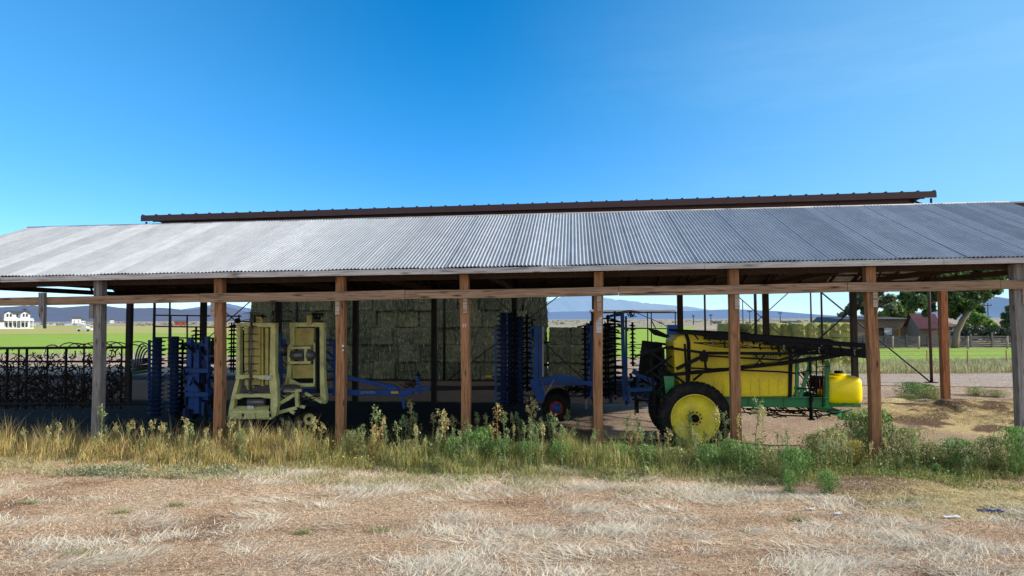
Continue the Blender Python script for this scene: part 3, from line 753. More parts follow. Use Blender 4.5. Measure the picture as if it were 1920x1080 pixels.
def wheel(th, c, R, wd, rimR, rimmat, lugs=36, axis=(0, -1, 0), name='wheel', dish=.08, hubr=.1, bolts=10):
    """wheel > tyre, rim, hub: part 'wheel' is the tyre's carcass with sub-parts"""
    c = Vector(c); mb = MB(); h = wd/2
    prof = [(rimR, -h*.8), (rimR+.05, -h*.95), (R*.86, -h), (R*.96, -h*.85), (R*.985, -h*.45), (R*.99, 0), (R*.985, h*.45), (R*.96, h*.85), (R*.86, h), (rimR+.05, h*.95), (rimR, h*.8)]
    mb.lathe(c, axis, prof, 56)
    ax = Vector(axis); 
    for i in range(lugs):
        for s_ in (-1, 1):
            a = 2*PI*(i + (.5 if s_ > 0 else 0))/lugs; a2 = a + .11
            pt = lambda an, rr, o: c + Vector((math.cos(an)*rr, 0, math.sin(an)*rr)) + ax*o
            mb.bar(pt(a, R*1.0, s_*h*.04), pt(a2, R*.955, s_*h*.98), .045 if R > .7 else .03, .05, up=pt(a, 1, 0)-c)
    w_ = mb.build(name, M['rubber'], th)
    mb = MB(); mb.lathe(c, axis, [(rimR, -h*.8), (rimR+.0, h*.86), (rimR*.975, h*.9), (rimR*.955, h*.82), (rimR*.94, h*.6), (rimR*.90, h*.42+dish*.2), (rimR*.55, h*.42+dish), (rimR*.32, h*.42+dish*.7), (rimR*.28, h*.42+dish*.2), (.001, h*.42+dish*.2)], 48)
    rm = sub(mb, 'rim', rimmat, w_)
    mb = MB(); o = h*.42+dish*.2
    mb.lathe(c, axis, [(hubr*1.05, o), (hubr, o+.1), (hubr*.8, o+.13), (hubr*.5, o+.15), (.001, o+.15)], 18)
    for i in range(bolts):
        a = 2*PI*i/bolts; mb.lathe(c+Vector((math.cos(a), 0, math.sin(a)))*hubr*1.65, axis, [(.02, o-.01), (.02, o+.05), (.001, o+.05)], 6)
    sub(mb, 'hub', M['black'], w_)
    return w_

# ------------------------------------------------------------------ the trailed crop sprayer
wc = U(1302, 778, .78)
sp = T('crop_sprayer', 'yellow and green trailed crop sprayer with folded black booms parked under the shed', 'sprayer', (wc.x, .78, 0))
Rw = 1.0; wz = wc.z
wheel(sp, (wc.x, .80, Rw-.02), Rw, .44, .675, M['yellow'], 40, dish=.02, hubr=.105)
wheel(sp, (wc.x, 3.25, Rw-.02), Rw, .44, .675, M['yellow'], 40, dish=.02, hubr=.105)
mb = MB(); mb.tube([(wc.x, .95, Rw-.02), (wc.x, 3.1, Rw-.02)], .09, 12); mb.cbox((wc.x, 2.0, Rw+.14), (.34, 1.5, .22)); mb.build('axle', M['green'], sp, bevel=.01)
# main tank
V1, V2 = 1.2, 3.0
tp = [(1286, 745), (1265, 700), (1263, 640), (1272, 630), (1290, 627), (1478, 650), (1489, 656), (1490, 738), (1486, 744)]
P = [U(x, y, V1) for x, y in tp]
bm = bmesh.new(); fr = [bm.verts.new((p.x, V1, p.z)) for p in P]; bk = [bm.verts.new((p.x, V2, p.z)) for p in P]
bm.faces.new(fr); bm.faces.new(bk[::-1])
for i in range(len(P)): bm.faces.new((fr[i], bk[i], bk[(i+1) % len(P)], fr[(i+1) % len(P)]))
bmesh.ops.recalc_face_normals(bm, faces=bm.faces)
bmesh.ops.bevel(bm, geom=[e for e in bm.edges], offset=.13, segments=5, profile=.6, affect='EDGES', clamp_overlap=True)
vs = [v.co.copy() for v in bm.verts]; idx = {v: i for i, v in enumerate(bm.verts)}; fs = [[idx[v] for v in f.verts] for f in bm.faces]; bm.free()
mb = MB(); mb.add(vs, fs, True)
for i in range(10):                                        # moulded upright ribs on the lower half
    x = 1322 + i*17.2
    a = U(x, 712 if x > 1335 else 720, V1-.005); b = U(x, 740, V1-.005); mb.bar(a, b, .018, .03); mb.bar(U(x+1.2, 712, V1-.0), b+Vector((.02,0,0)), .012, .02)
mb.bar(U(1300, 708, V1-.0), U(1488, 711, V1-.0), .03, .025)
mb.bar(U(1310, 648, V1-.0), U(1480, 662, V1-.0), .02, .02)
tk = mb.build('main_tank', M['ytank'], sp)
q = U(1434, 669.5, V1-.03); text('SCHABEN', .15, (q.x, V1-.02, q.z), M['green'], tk, 'maker_lettering', .004, sx=1.0)
mb = MB(); c = U(1380, 637, 2.1); mb.lathe((c.x, 2.1, c.z-.08), (0, 0, 1), [(.26, 0), (.26, .1), (.22, .13), (.001, .13)], 20); sub(mb, 'filler_lid', M['black'], tk)
for pts in ([(1286, 626), (1291, 640), (1292, 690), (1289, 722)], [(1478, 648), (1483, 662), (1482, 700), (1481, 744)]):
    mb = MB()
    for a, b in zip(pts[:-1], pts[1:]):
        mb.bar(U(*a, V1-.03), U(*b, V1-.03), .02, .10, up=(1, 0, 0))
    a = U(*pts[0], V1-.02); mb.bar((a.x, V1-.03, a.z+.015), (a.x, V2, a.z+.03), .1, .015)
    mb.build('tank_strap', M['black'], sp)
# chassis rails, cross members, drawbar
zr = U(1450, 753, 1.2).z
for v in (1.35, 2.75):
    mb = MB(); a = U(1250, 752, 1.35); b = U(1553, 754, 1.35)
    mb.bar((a.x, v, zr), (b.x, v, zr-.02), .1, .27); mb.bar((a.x, v-.04, zr+.13), (b.x, v-.04, zr+.11), .2, .025); mb.bar((a.x, v-.04, zr-.135), (b.x, v-.04, zr-.155), .2, .025)
    mb.build('chassis_rail', M['green'], sp, bevel=.006)
mb = MB()
for x in (1262, 1340, 1400, 1470, 1512, 1550): p = U(x, 752, 1.35); mb.bar((p.x, 1.4, zr), (p.x, 2.7, zr), .1, .2)
for x in (1405, 1430, 1470): p = U(x, 752, 1.28); mb.cbox((p.x, 1.28, zr), (.03, .02, .24))
mb.build('cross_member', M['green'], sp, bevel=.004)
mb = MB()
for v0 in (1.38, 2.7):
    mb.bar(U(1530, 760, 1.38)+Vector((0, v0-1.38, 0)), Vector((U(1578, 778, 2.05).x, 2.05, U(1578, 777, 2.05).z)), .12, .2)
mb.bar(Vector((U(1572, 780, 2.05).x, 2.05, U(1572, 779, 2.05).z)), Vector((U(1602, 779, 2.05).x, 2.05, U(1602, 780, 2.05).z)), .2, .24)
mb.build('drawbar', M['green'], sp, bevel=.02)
mb = MB(); a = U(1600, 781, 2.05); mb.bar(a, a+Vector((.35, 0, -.05)), .1, .06); mb.lathe(a+Vector((.42, 0, -.08)), (0,0,1), [(.05,0),(.1,0),(.1,.05),(.05,.05)], 14, close=True); mb.build('hitch', M['black'], sp)
mb = MB(); a = U(1521, 742, 1.2); b = U(1521, 786, 1.2); mb.tube([a, b], .05, 10); mb.cbox((b.x, 1.2, b.z), (.16, .16, .04)); mb.build('jack_stand', M['black'], sp)
# rinse tank: a short fat barrel on the drawbar
c0 = U(1536, 730, 1.9); c1 = U(1608, 729, 1.9); R2 = .42
L = c1.x-c0.x
mb = MB(); prof = []
for i in range(25):
    k = i/24; s_ = 2*k-1; r = R2*(1-abs(s_)**7)**(1/4) if abs(s_) < 1 else .001; prof.append((max(r*(1 + .03*math.cos(s_*1.2)), .001), k*L))
mb.lathe((c0.x, 1.9, (c0.z+c1.z)/2), (1, 0, 0), prof, 36)
for v in mb.v:                                             # squared-off moulding
    dz = v.z-(c0.z+c1.z)/2; dy = v.y-1.9; m = max(abs(dz), abs(dy), 1e-6); rr = math.hypot(dz, dy)
    k = (rr/m)**.78; v.z = (c0.z+c1.z)/2 + dz*k*.94; v.y = 1.9 + dy*k*1.25
for k in (.35, .68): mb.lathe((c0.x+L*k, 1.9, (c0.z+c1.z)/2), (1, 0, 0), [(R2*.96,-.02),(R2*1.0,0),(R2*.96,.02)], 30)
rt = mb.build('rinse_tank', M['ytank2'], sp)
q = U(1573, 701, 1.9); zt = (c0.z+c1.z)/2+R2*.92
mb = MB(); mb.lathe((q.x-.02, 1.9, zt-.04), (0, 0, 1), [(.26, 0), (.24, .1), (.2, .11), (.001, .11)], 22); sub(mb, 'filler_neck', M['ytank2'], rt)
mb = MB(); mb.lathe((q.x, 1.9, zt+.06), (0, 0, 1), [(.13, 0), (.13, .07), (.11, .085), (.001, .085)], 18); sub(mb, 'lid', M['black'], rt)
mb = MB(); a = U(1584, 752, 1.45); mb.cbox((a.x, 1.45, a.z-.05), (.12, .08, .2)); mb.box((c0.x+.05, 1.4, a.z-.16), (c1.x-.12, 2.4, a.z-.08)); mb.build('tank_cradle', M['green'], sp)
mb = MB(); rod(mb, [(1544, 712), (1543, 752)], 1.42, .012); rod(mb, [(1536, 708), (1540, 752)], 1.42, .012); mb.build('red_hose', M['redp'], sp)
# stand, ladder and pump gear between the tanks
mb = MB(); flat(mb, (1494, 676), (1494, 745), 1.3, .09); flat(mb, (1550, 676), (1550, 764), 1.3, .1); flat(mb, (1522, 672), (1501, 742), 1.3, .09)
flat(mb, (1522, 672), (1535, 672), 1.3, .09); flat(mb, (1490, 728), (1512, 730), 1.3, .09, .1); flat(mb, (1516, 668), (1520, 700), 2.6, .09); flat(mb, (1550, 676), (1550, 764), 2.6, .1); mb.build('boom_rest', M['green'], sp)
mb = MB(); rod(mb, [(1519, 668), (1519, 760)], 1.22, .022); rod(mb, [(1531, 674), (1531, 742)], 1.22, .018); rod(mb, [(1543, 690), (1543, 764)], 1.22, .018)
for y in (697, 712, 728, 743): rod(mb, [(1519, y), (1543, y+.5)], 1.22, .016)
rod(mb, [(1495, 700), (1519, 694)], 1.22, .015); rod(mb, [(1495, 728), (1530, 730)], 1.25, .015); rod(mb, [(1556, 680), (1556, 700)], 1.22, .012); rod(mb, [(1531, 688), (1556, 687)], 1.22, .012)
mb.build('ladder', M['black'], sp)
mb = MB(); rs = random.Random(4)
for i in range(16):
    a = U(rs.uniform(1495, 1520), rs.uniform(690, 735), 1.5+rs.random()); b = U(rs.uniform(1525, 1548), rs.uniform(700, 750), 1.4+rs.random()); mb.tube(hose(a, b, rs.uniform(.02, .2), .016, 8, .03, rs), .017, 5)
a = U(1530, 715, 1.8); mb.cbox(a, (.25, .3, .3)); mb.build('pump', M['black'], sp)
mb = MB()
for i in range(22):                                        # hoses and nozzle lines slung under the chassis
    x = rs.uniform(1385, 1530); a = U(x, 763, 1.3+rs.random()); b = U(x+rs.uniform(15, 60), rs.uniform(768, 783), 1.3+rs.random())
    mb.tube(hose(a, b, rs.uniform(.0, .12), .014, 8, .025, rs), .016, 5)
rod(mb, [(1385, 772), (1450, 778), (1530, 781), (1560, 776), (1598, 768)], 1.3, .02); rod(mb, [(1400, 766), (1470, 770), (1540, 770)], 1.6, .025)
rod(mb, [(1527, 770), (1533, 785), (1540, 780)], 1.3, .025); mb.build('hose', M['black'], sp)
# folded booms: near and far side
def boom(v, dz=0):
    mb = MB(); Pp = lambda x, y, o=0: U(x, y, .92) + Vector((0, v-.92+o, dz))
    def B(p, q, w, h): mb.bar(Pp(*p), Pp(*q), w, h)
    # stack of the outer sections, lying along the top
    B((1278, 624), (1447, 632), .16, .075); B((1320, 633), (1490, 641), .14, .10); B((1400, 633), (1625, 649), .18, .11); B((1440, 643), (1624, 661), .16, .12); B((1545, 659), (1624, 668), .2, .12)
    B((1388, 629), (1622, 645), .05, .05); B((1470, 648), (1560, 655), .1, .05)
    for i in range(15): x = 1300+i*21; B((x, 625+(x-1300)*.082), (x+10, 637+(x-1300)*.085), .05, .04)
    # inner truss
    B((1247, 651), (1322, 662), .06, .075); B((1322, 662), (1462, 663), .07, .085); B((1462, 663), (1600, 662), .07, .07)
    B((1322, 667), (1462, 675), .05, .05); B((1462, 675), (1500, 665), .05, .06); B((1500, 665), (1560, 655), .05, .06)
    B((1320, 656), (1324, 695), .06, .09); B((1268, 692), (1318, 668), .07, .10); B((1284, 645), (1288, 714), .06, .07)
    B((1265, 702), (1360, 693), .07, .10); B((1360, 693), (1462, 682), .07, .095); B((1462, 682), (1540, 671), .08, .11); B((1540, 671), (1624, 656), .09, .12)
    B((1290, 690), (1462, 697), .04, .045); B((1462, 697), (1492, 700), .04, .05); B((1300, 713), (1324, 694), .06, .06)
    B((1457, 640), (1463, 668), .05, .08); B((1477, 645), (1486, 678), .06, .09); B((1375, 663), (1372, 676), .04, .05)
    B((1414, 663), (1436, 688), .03, .035); B((1436, 663), (1412, 689), .03, .03)
    mb.prism([(Pp(*p).x, Pp(*p).z) for p in ((1311, 660), (1329, 660), (1326, 678), (1314, 678))], v-.06, v+.04)
    bo = mb.build('boom', M['black'], sp, bevel=.004)
    for i in range(13):
        x = 1335 + i*22; y = 640 + (x-1335)*.062
        n_ = MB(); p = Pp(x, y, -.1); n_.tube([p, p+Vector((0, 0, -.09)), p+Vector((.02, -.02, -.15))], .022, 6); n_.lathe(p+Vector((0, -.02, .0)), (0, -1, 0), [(.03, 0), (.03, .03), (.001, .03)], 8)
        sub(n_, 'nozzle', M['grey_steel'] if i % 3 == 0 else M['black'], bo)
    n_ = MB()
    for k in range(4):
        pts = [Pp(x, 641 + (x-1300)*.07 + 2.2*math.sin(x*.045+k) + k*1.3, -.07-.01*k) for x in range(1300, 1620, 16)]; n_.tube(pts, .013, 5)
    for k in range(2):
        pts = [Pp(x, 697 - (x-1300)*.115 + 2*math.sin(x*.06+k*2), -.05) for x in range(1290, 1560, 15)]; n_.tube(pts, .012, 5)
    sub(n_, 'hose', M['black'], bo)
boom(.93); boom(3.45, .04)
# lift rack and drop curtain at the rear
mb = MB()
for v in (1.3, 2.0, 2.7): flat(mb, (1243, 655), (1247, 770), v, .08); flat(mb, (1218, 650), (1228, 760), v, .07)
for y in (655, 690, 720, 745): a = U(1240, y, 1.1); mb.bar(a, (a.x, 3.2, a.z), .07)
for a, b in (((1205, 650), (1262, 690)), ((1210, 700), (1260, 668)), ((1225, 700), (1275, 738)), ((1200, 660), (1262, 650)), ((1245, 690), (1300, 730)), ((1232, 735), (1262, 700)), ((1190, 668), (1240, 655))): flat(mb, a, b, 1.1, .05, .06); flat(mb, a, b, 2.9, .05, .06)
mb.build('lift_rack', M['black'], sp)
for k, (pts, v) in enumerate((([(1204, 638), (1240, 643), (1246, 672), (1231, 712), (1197, 700), (1200, 668)], 2.4), ([(1214, 616), (1232, 618), (1256, 630), (1250, 634), (1226, 628)], 2.3), ([(1232, 690), (1262, 700), (1262, 735), (1240, 725)], 1.25))):
    mb = MB(); plate(mb, pts, v, .08); mb.build('splash_panel', M['black'], sp, bevel=.01)
mb = MB()
for i in range(12):
    a = U(rs.uniform(1205, 1250), rs.uniform(640, 700), 1.2+rs.random()); b = U(rs.uniform(1220, 1280), rs.uniform(690, 735), 1.1+rs.random()); mb.tube(hose(a, b, .15, .016, 8, .05, rs), .016, 5)
mb.build('hose', M['black'], sp)
mb = MB(); plate(mb, [(1244, 705), (1264, 705), (1264, 745), (1249, 745)], 1.1, .1); mb.build('axle_bracket', M['green'], sp, bevel=.01)

# ------------------------------------------------------------------ folded pale yellow twin-head machine
def C2(x, y): return (380+x/3.856, 540+y/3.856)
ym = T('windrow_merger', 'pale yellow folding windrow merger with two upright heads between two brown posts', 'farm machine', (U(480, 700, 3.2).x, 3.2, 0))
def bar2(mb, p, q, v, w, h, up=(0,0,1)): mb.bar(U(*C2(*p), v), U(*C2(*q), v), w, h, up=up)
def poly2(mb, pts, v0, v1):
    P = [U(*C2(*p), v0) for p in pts]; mb.prism([(p.x, p.z) for p in P], v0, v1)
va = 3.2
mb = MB()
poly2(mb, [(244, 255), (268, 255), (268, 620), (262, 680), (232, 800), (214, 925), (186, 935), (184, 900), (205, 790), (240, 660)], va-.12, va+.12)
poly2(mb, [(492, 255), (526, 255), (524, 600), (538, 700), (541, 850), (528, 925), (500, 940), (488, 900), (492, 800), (480, 690), (482, 620)], va-.12, va+.12)
poly2(mb, [(244, 252), (526, 252), (526, 282), (244, 282)], va-.10, va+.16)
poly2(mb, [(236, 626), (500, 632), (500, 664), (236, 660)], va-.16, va-.02)
poly2(mb, [(232, 768), (492, 765), (492, 800), (450, 798), (420, 790), (290, 792), (262, 806), (232, 806)], va-.13, va+.1)
ya = mb.build('head_frame', M['cream'], ym, bevel=.012)
mb = MB()
poly2(mb, [(304, 284), (330, 284), (330, 740), (304, 700)], va+.02, va+.10); poly2(mb, [(372, 282), (418, 282), (418, 700), (372, 700)], va+.02, va+.08); poly2(mb, [(424, 290), (436, 290), (436, 710), (424, 710)], va-.06, va+.10)
poly2(mb, [(452, 290), (474, 290), (474, 700), (452, 700)], va-.02, va+.08); poly2(mb, [(330, 284), (372, 284), (372, 720), (330, 720)], va+.14, va+.17); poly2(mb, [(418, 284), (494, 284), (494, 700), (418, 700)], va+.14, va+.17)
poly2(mb, [(386, 205), (418, 205), (440, 250), (386, 252)], va-.02, va+.06)
sub(mb, 'inner_panel', M['cream_d'], ya, .008)
mb = MB(); poly2(mb, [(276, 300), (300, 300), (300, 615), (274, 615)], va+.12, va+.15); sub(mb, 'side_belt', M['black'], ya)
mb = MB(); a = U(*C2(354, 175), va-.22); b = U(*C2(346, 765), va-.22); mb.tube([a, b], .04, 12)
ys = [180, 230, 280, 332, 386, 440, 494, 548, 600, 655, 708, 755]
for y in ys:
    p = U(*C2(354-8*(y-175)/590, y), va-.22); mb.lathe(p+Vector((0,0,-.03)), (0,0,1), [(.04,0),(.075,.01),(.085,.03),(.075,.05),(.04,.06)], 12)
sh = mb.build('tine_shaft', M['grey_steel'], ym)
mb = MB()
for j, y in enumerate(ys):
    p = U(*C2(354-8*(y-175)/590, y), va-.22)
    for k in range(4):
        a = k*PI/2 + j*.35; d = Vector((math.cos(a), math.sin(a), 0)); mb.tube([p+d*.06, p+d*.17+Vector((0,0,.006)), p+d*.27+Vector((0,0,-.02))], .009, 4)
sub(mb, 'tine_set', M['black'], sh)
mb = MB(); a = U(*C2(330, 826), va-.02); b = U(*C2(452, 826), va-.02); mb.tube([a, b], .115, 18); mb.build('roller', M['grey_steel'], ym)
mb = MB(); a = U(*C2(256, 826), va+.08); b = U(*C2(480, 826), va+.08); mb.bar(a, b, .05, .3); mb.build('back_plate', M['black'], ym)
mb = MB()
P = [U(*C2(*p), va-.2) for p in ((228, 858), (455, 856), (482, 885), (205, 890))]
a0_, a1_, a2_, a3_ = P
mb.add([a0_+Vector((0,.28,0)), a1_+Vector((0,.28,0)), a2_+Vector((0,-.05,0)), a3_+Vector((0,-.05,0))] + [p+Vector((0,y_,-.04)) for p, y_ in ((a0_,.28),(a1_,.28),(a2_,-.05),(a3_,-.05))], [(0,1,2,3),(7,6,5,4),(0,4,5,1),(1,5,6,2),(2,6,7,3),(3,7,4,0)])
poly2(mb, [(205, 905), (282, 905), (282, 938), (205, 940)], va-.24, va-.2); poly2(mb, [(372, 905), (478, 905), (478, 940), (372, 946)], va-.24, va-.2); poly2(mb, [(200, 898), (484, 896), (484, 906), (200, 908)], va-.26, va-.16)
poly2(mb, [(300, 905), (372, 905), (376, 946), (296, 944)], va-.32, va-.27); poly2(mb, [(195, 936), (500, 938), (498, 950), (200, 948)], va-.2, va+.05)
dk = mb.build('deck', M['cream'], ym, bevel=.006)
mb = MB(); poly2(mb, [(322, 852), (368, 852), (368, 878), (322, 880)], va-.115, va-.105); sub(mb, 'warning_label', M['white'], dk)
mb = MB(); poly2(mb, [(452, 632), (488, 632), (488, 664), (452, 664)], va-.175, va-.165); sub(mb, 'warning_label', M['white'], ya)
mb = MB(); rod(mb, [C2(338, 960), C2(340, 1020)], va-.15, .05, 8); a = U(*C2(340, 1020), va-.15); mb.lathe(a, (0,0,1), [(.001,0),(.16,0),(.16,.03),(.001,.03)], 14); mb.build('support_foot', M['grey_steel'], ym)
mb = MB(); c = U(*C2(252, 238), va); mb.lathe(c, (0,-1,0), [(.001,-.05),(.09,-.05),(.09,.05),(.001,.05)], 14); mb.bar(U(*C2(270, 240), va), U(*C2(345, 245), va), .05); bar2(mb, (390, 200), (460, 205), va, .06, .05); bar2(mb, (375, 190), (378, 250), va+.05, .04, .04); bar2(mb, (430, 190), (440, 215), va, .05, .06)
mb.build('drive_head', M['black'], ym)
# second head
vb = 4.0; mb = MB()
poly2(mb, [(626, 252), (662, 252), (660, 410), (640, 430), (640, 560), (632, 640), (622, 705), (590, 700), (606, 620), (614, 540), (612, 430), (632, 400)], vb-.12, vb+.12)
poly2(mb, [(844, 252), (876, 252), (874, 560), (880, 680), (893, 800), (885, 838), (852, 835), (846, 700)], vb-.12, vb+.12)
poly2(mb, [(626, 250), (876, 250), (876, 280), (626, 280)], vb-.10, vb+.12); poly2(mb, [(612, 425), (778, 423), (778, 440), (612, 442)], vb-.3, vb-.2); poly2(mb, [(612, 532), (778, 530), (778, 548), (612, 550)], vb-.3, vb-.2)
poly2(mb, [(612, 425), (630, 425), (630, 550), (612, 550)], vb-.3, vb+.0); poly2(mb, [(734, 428), (752, 428), (752, 545), (734, 545)], vb-.31, vb-.2); poly2(mb, [(800, 395), (812, 395), (812, 700), (800, 700)], vb-.1, vb+.1)
poly2(mb, [(622, 640), (645, 660), (700, 690), (810, 688), (808, 712), (700, 716), (600, 700)], vb-.12, vb+.1)
yb = mb.build('head_frame', M['cream'], ym, bevel=.012)
mb = MB(); poly2(mb, [(662, 290), (806, 290), (800, 400), (790, 418), (660, 420)], vb+.02, vb+.08); poly2(mb, [(646, 556), (812, 552), (812, 650), (650, 655)], vb-.02, vb+.05); poly2(mb, [(752, 198), (788, 198), (786, 268), (752, 268)], vb-.16, vb-.12)
sub(mb, 'inner_panel', M['cream_d'], yb, .008)
mb = MB(); a = U(*C2(636, 487), vb-.15); b = U(*C2(732, 487), vb-.15); mb.tube([a, b], .155, 20); mb.build('roller', M['grey_steel'], ym)
mb = MB(); c = U(*C2(778, 487), vb-.2); mb.lathe(c, (.8,-1,0), [(.001,0),(.17,0),(.18,.03),(.17,.06),(.001,.07)], 22); mb.build('pulley', M['grey_steel'], ym)
mb = MB(); c = U(*C2(590, 450), vb+.2); mb.lathe(c, (1,-.6,0), [(.001,0),(.2,0),(.21,.05),(.001,.06)], 20); mb.build('pulley', M['grey_steel'], ym)
mb = MB(); a = U(*C2(832, 285), vb-.1); b = U(*C2(836, 760), vb-.1); mb.bar(a, b, .1, .06, up=(0,1,0))
for k in range(40): p = a.lerp(b, (k+.5)/40); mb.cbox(p+Vector((0, -.05, 0)), (.1, .03, .03))
mb.build('drive_chain', M['black'], ym)
mb = MB(); bar2(mb, (640, 665), (800, 672), vb-.02, .1, .12); bar2(mb, (795, 190), (872, 192), vb, .08, .07); bar2(mb, (810, 215), (850, 218), vb, .12, .12); bar2(mb, (560, 240), (640, 238), vb, .05, .05); bar2(mb, (820, 240), (870, 240), vb, .06, .05)
for x in (800, 820, 845, 862): bar2(mb, (x, 180), (x+3, 215), vb-.05, .03, .04)
mb.build('drive_head', M['black'], ym)
vm = 3.4; mb = MB()
bar2(mb, (535, 850), (668, 770), vm, .1, .12); bar2(mb, (530, 905), (680, 866), vm, .1, .12); bar2(mb, (682, 745), (688, 860), vm, .12, .14); bar2(mb, (560, 800), (650, 760), vm+.25, .07, .08)
bar2(mb, (590, 742), (715, 740), vm, .1, .1); bar2(mb, (740, 760), (862, 826), vm+.3, .08, .10); bar2(mb, (720, 790), (850, 790), vm+.45, .06, .06); bar2(mb, (690, 850), (740, 862), vm+.1, .1, .1); bar2(mb, (635, 890), (665, 905), vm, .08, .1)
mb.build('link_arm', M['cream'], ym, bevel=.01)
mb = MB(); c = U(*C2(640, 735), vm+.2)
mb.lathe(c, (0,0,1), [(.36,0),(.35,.05),(.28,.13),(.15,.17),(.001,.18)], 22); mb.build('drum_cover', M['grey_steel'], ym)
mb = MB(); rs = random.Random(9)
for i in range(14):
    a = U(*C2(rs.uniform(560, 700), rs.uniform(740, 800)), vm+rs.random()*.4); b = U(*C2(rs.uniform(640, 860), rs.uniform(780, 870)), vm+rs.random()*.4); mb.tube(hose(a, b, .1, .015, 8, .05, rs), .016, 5)
mb.build('hose', M['black'], ym)
mb = MB(); bar2(mb, (545, 870), (640, 940), vm+.3, .1, .1); bar2(mb, (640, 940), (800, 880), vm+.4, .1, .1); mb.build('axle', M['black'], ym)
wheel(ym, (U(*C2(780, 880), vm+.6).x, vm+.6, .38), .38, .26, .2, M['cream'], 18, hubr=.06, bolts=6)

# ------------------------------------------------------------------ blue cultivator, folded, drawbar to the right
def C1(x, y): return (x/3.6, 500+y/3.6)
def C3(x, y): return (640+x/3.856, 540+y/3.856)
def C4(x, y): return (900+x/3.6, 540+y/3.6)
bc1 = T('folded_cultivator', 'blue folded cultivator with long drawbar standing behind the pale yellow machine', 'cultivator', (U(360, 700, 4.8).x, 4.8, 0))
def gp(conv, x, y0, y1, v, r, n, mat, name, th, prof='disc', rs_=.04):
    a = U(*conv(x, y1), v); b = U(*conv(x, y0), v); gang(a.x, v, a.z, b.z, r, n, rs_, prof).build(name, mat, th)
gp(C1, 1052, 490, 1000, 4.6, .27, 17, M['blue_dark'], 'packer_roller', bc1, 'ring', .16)
gp(C1, 1172, 480, 985, 4.9, .25, 17, M['blue_dark'], 'packer_roller', bc1, 'ring', .14)
gp(C1, 1225, 500, 970, 5.4, .22, 14, M['black'], 'disc_gang', bc1)
mb = MB()
def q4(mb, conv, p, q, v, w, h=None): mb.bar(U(*conv(*p), v), U(*conv(*q), v), w, h or w)
for (x, y0, y1, w) in ((1008, 495, 960, .08), (1285, 480, 900, .16), (1335, 560, 990, .2), (1400, 470, 900, .14), (1300, 700, 960, .22)): q4(mb, C1, (x, y0), (x, y1), 4.9, w)
for y in (520, 640, 760, 880): q4(mb, C1, (1245, y), (1440, y+10), 5.0, .12)
for y in (700, 860): q4(mb, C1, (1265, y), (1420, y), 4.8, .3, .16)
for a, b in (((1260, 520), (1440, 700)), ((1250, 880), (1420, 760)), ((1260, 640), (1330, 560))): q4(mb, C1, a, b, 5.1, .08)
q4(mb, C2, (40, 350), (45, 780), 5.0, .12); q4(mb, C2, (560, 330), (562, 700), 5.2, .14); q4(mb, C2, (590, 370), (600, 480), 5.2, .1); q4(mb, C2, (540, 600), (620, 604), 5.2, .14); q4(mb, C2, (955, 370), (958, 720), 5.2, .12)
for y in (375, 410, 520, 600): q4(mb, C2, (880, y), (975, y+5), 5.3, .07)
q4(mb, C2, (880, 440), (975, 530), 5.3, .08); q4(mb, C2, (880, 500), (960, 590), 5.3, .07); q4(mb, C2, (540, 745), (980, 742), 5.3, .16)
mb.build('frame', M['blue'], bc1, bevel=.008)
for x in (205, 222): gp(C2, x, 260, 600, 5.2, .13, 11, M['black'], 'disc_gang', bc1, 'disc', .03)
gp(C1, 1320, 420, 640, 5.6, .2, 8, M['black'], 'disc_gang', bc1)
mb = MB(); rs = random.Random(12)
for i in range(26):
    a = U(*C1(rs.uniform(1240, 1420), rs.uniform(470, 800)), 4.6+rs.random()*.8); b = a+Vector((rs.uniform(-.3,.3), rs.uniform(-.2,.2), rs.uniform(-.5,-.1))); mb.tube(hose(a, b, -.05, .02, 6, .03, rs), .022, 5)
mb.build('spring_tine', M['black'], bc1)
for nm, mt, n_, w0 in (('linkage', M['black'], 34, .09), ('bracket', M['blue_dark'], 26, .13), ('arm', M['blue'], 12, .09)):
    for i in range(n_):
        mb = MB(); x = rs.uniform(1245, 1440); y = rs.uniform(480, 960); a = U(*C1(x, y), 4.7+rs.random()*.9); an = rs.choice((0, PI/2, PI/2, rs.uniform(0, PI))); L = rs.uniform(.15, .6)
        mb.bar(a, a+Vector((math.cos(an)*L, rs.uniform(-.1, .1), -math.sin(an)*L)), w0*rs.uniform(.4, 1.3), w0*rs.uniform(.4, 1.3))
        mb.build(nm, mt, bc1)
vd = 5.0; mb = MB()
mb.bar(U(*C3(-60, 756), vd), U(*C3(520, 756), vd), .18, .2); mb.bar(U(*C3(40, 645), vd), U(*C3(395, 722), vd), .14, .15); mb.bar(U(*C3(480, 740), vd), U(*C3(640, 722), vd), .16, .16)
mb.bar(U(*C3(545, 632), vd), U(*C3(575, 765), vd), .12, .16); mb.bar(U(*C3(440, 762), vd), U(*C3(455, 872), vd), .09, .11); mb.prism([(U(*C3(*p), vd).x, U(*C3(*p), vd).z) for p in ((330, 705), (400, 710), (430, 745), (340, 748))], vd-.12, vd+.12)
db = mb.build('drawbar', M['blue'], bc1, bevel=.015)
q = U(*C3(190, 755), vd-.1); text('LEMKEN', .13, (q.x, vd-.105, q.z), M['fascia'], db, 'maker_lettering', .003, sx=1.15)
mb = MB(); p = U(*C3(386, 755), vd-.12); mb.cbox((p.x, vd-.12, p.z), (.26, .02, .075)); sub(mb, 'reflector', M['amber'], db)
gp(C3, 555, 620, 700, vd, .1, 4, M['black'], 'coupling', bc1)
wheel(bc1, (U(350, 780, 5.6).x, 5.6, .5), .5, .35, .28, M['blue'], 24, hubr=.07, bolts=8)
mb = MB()
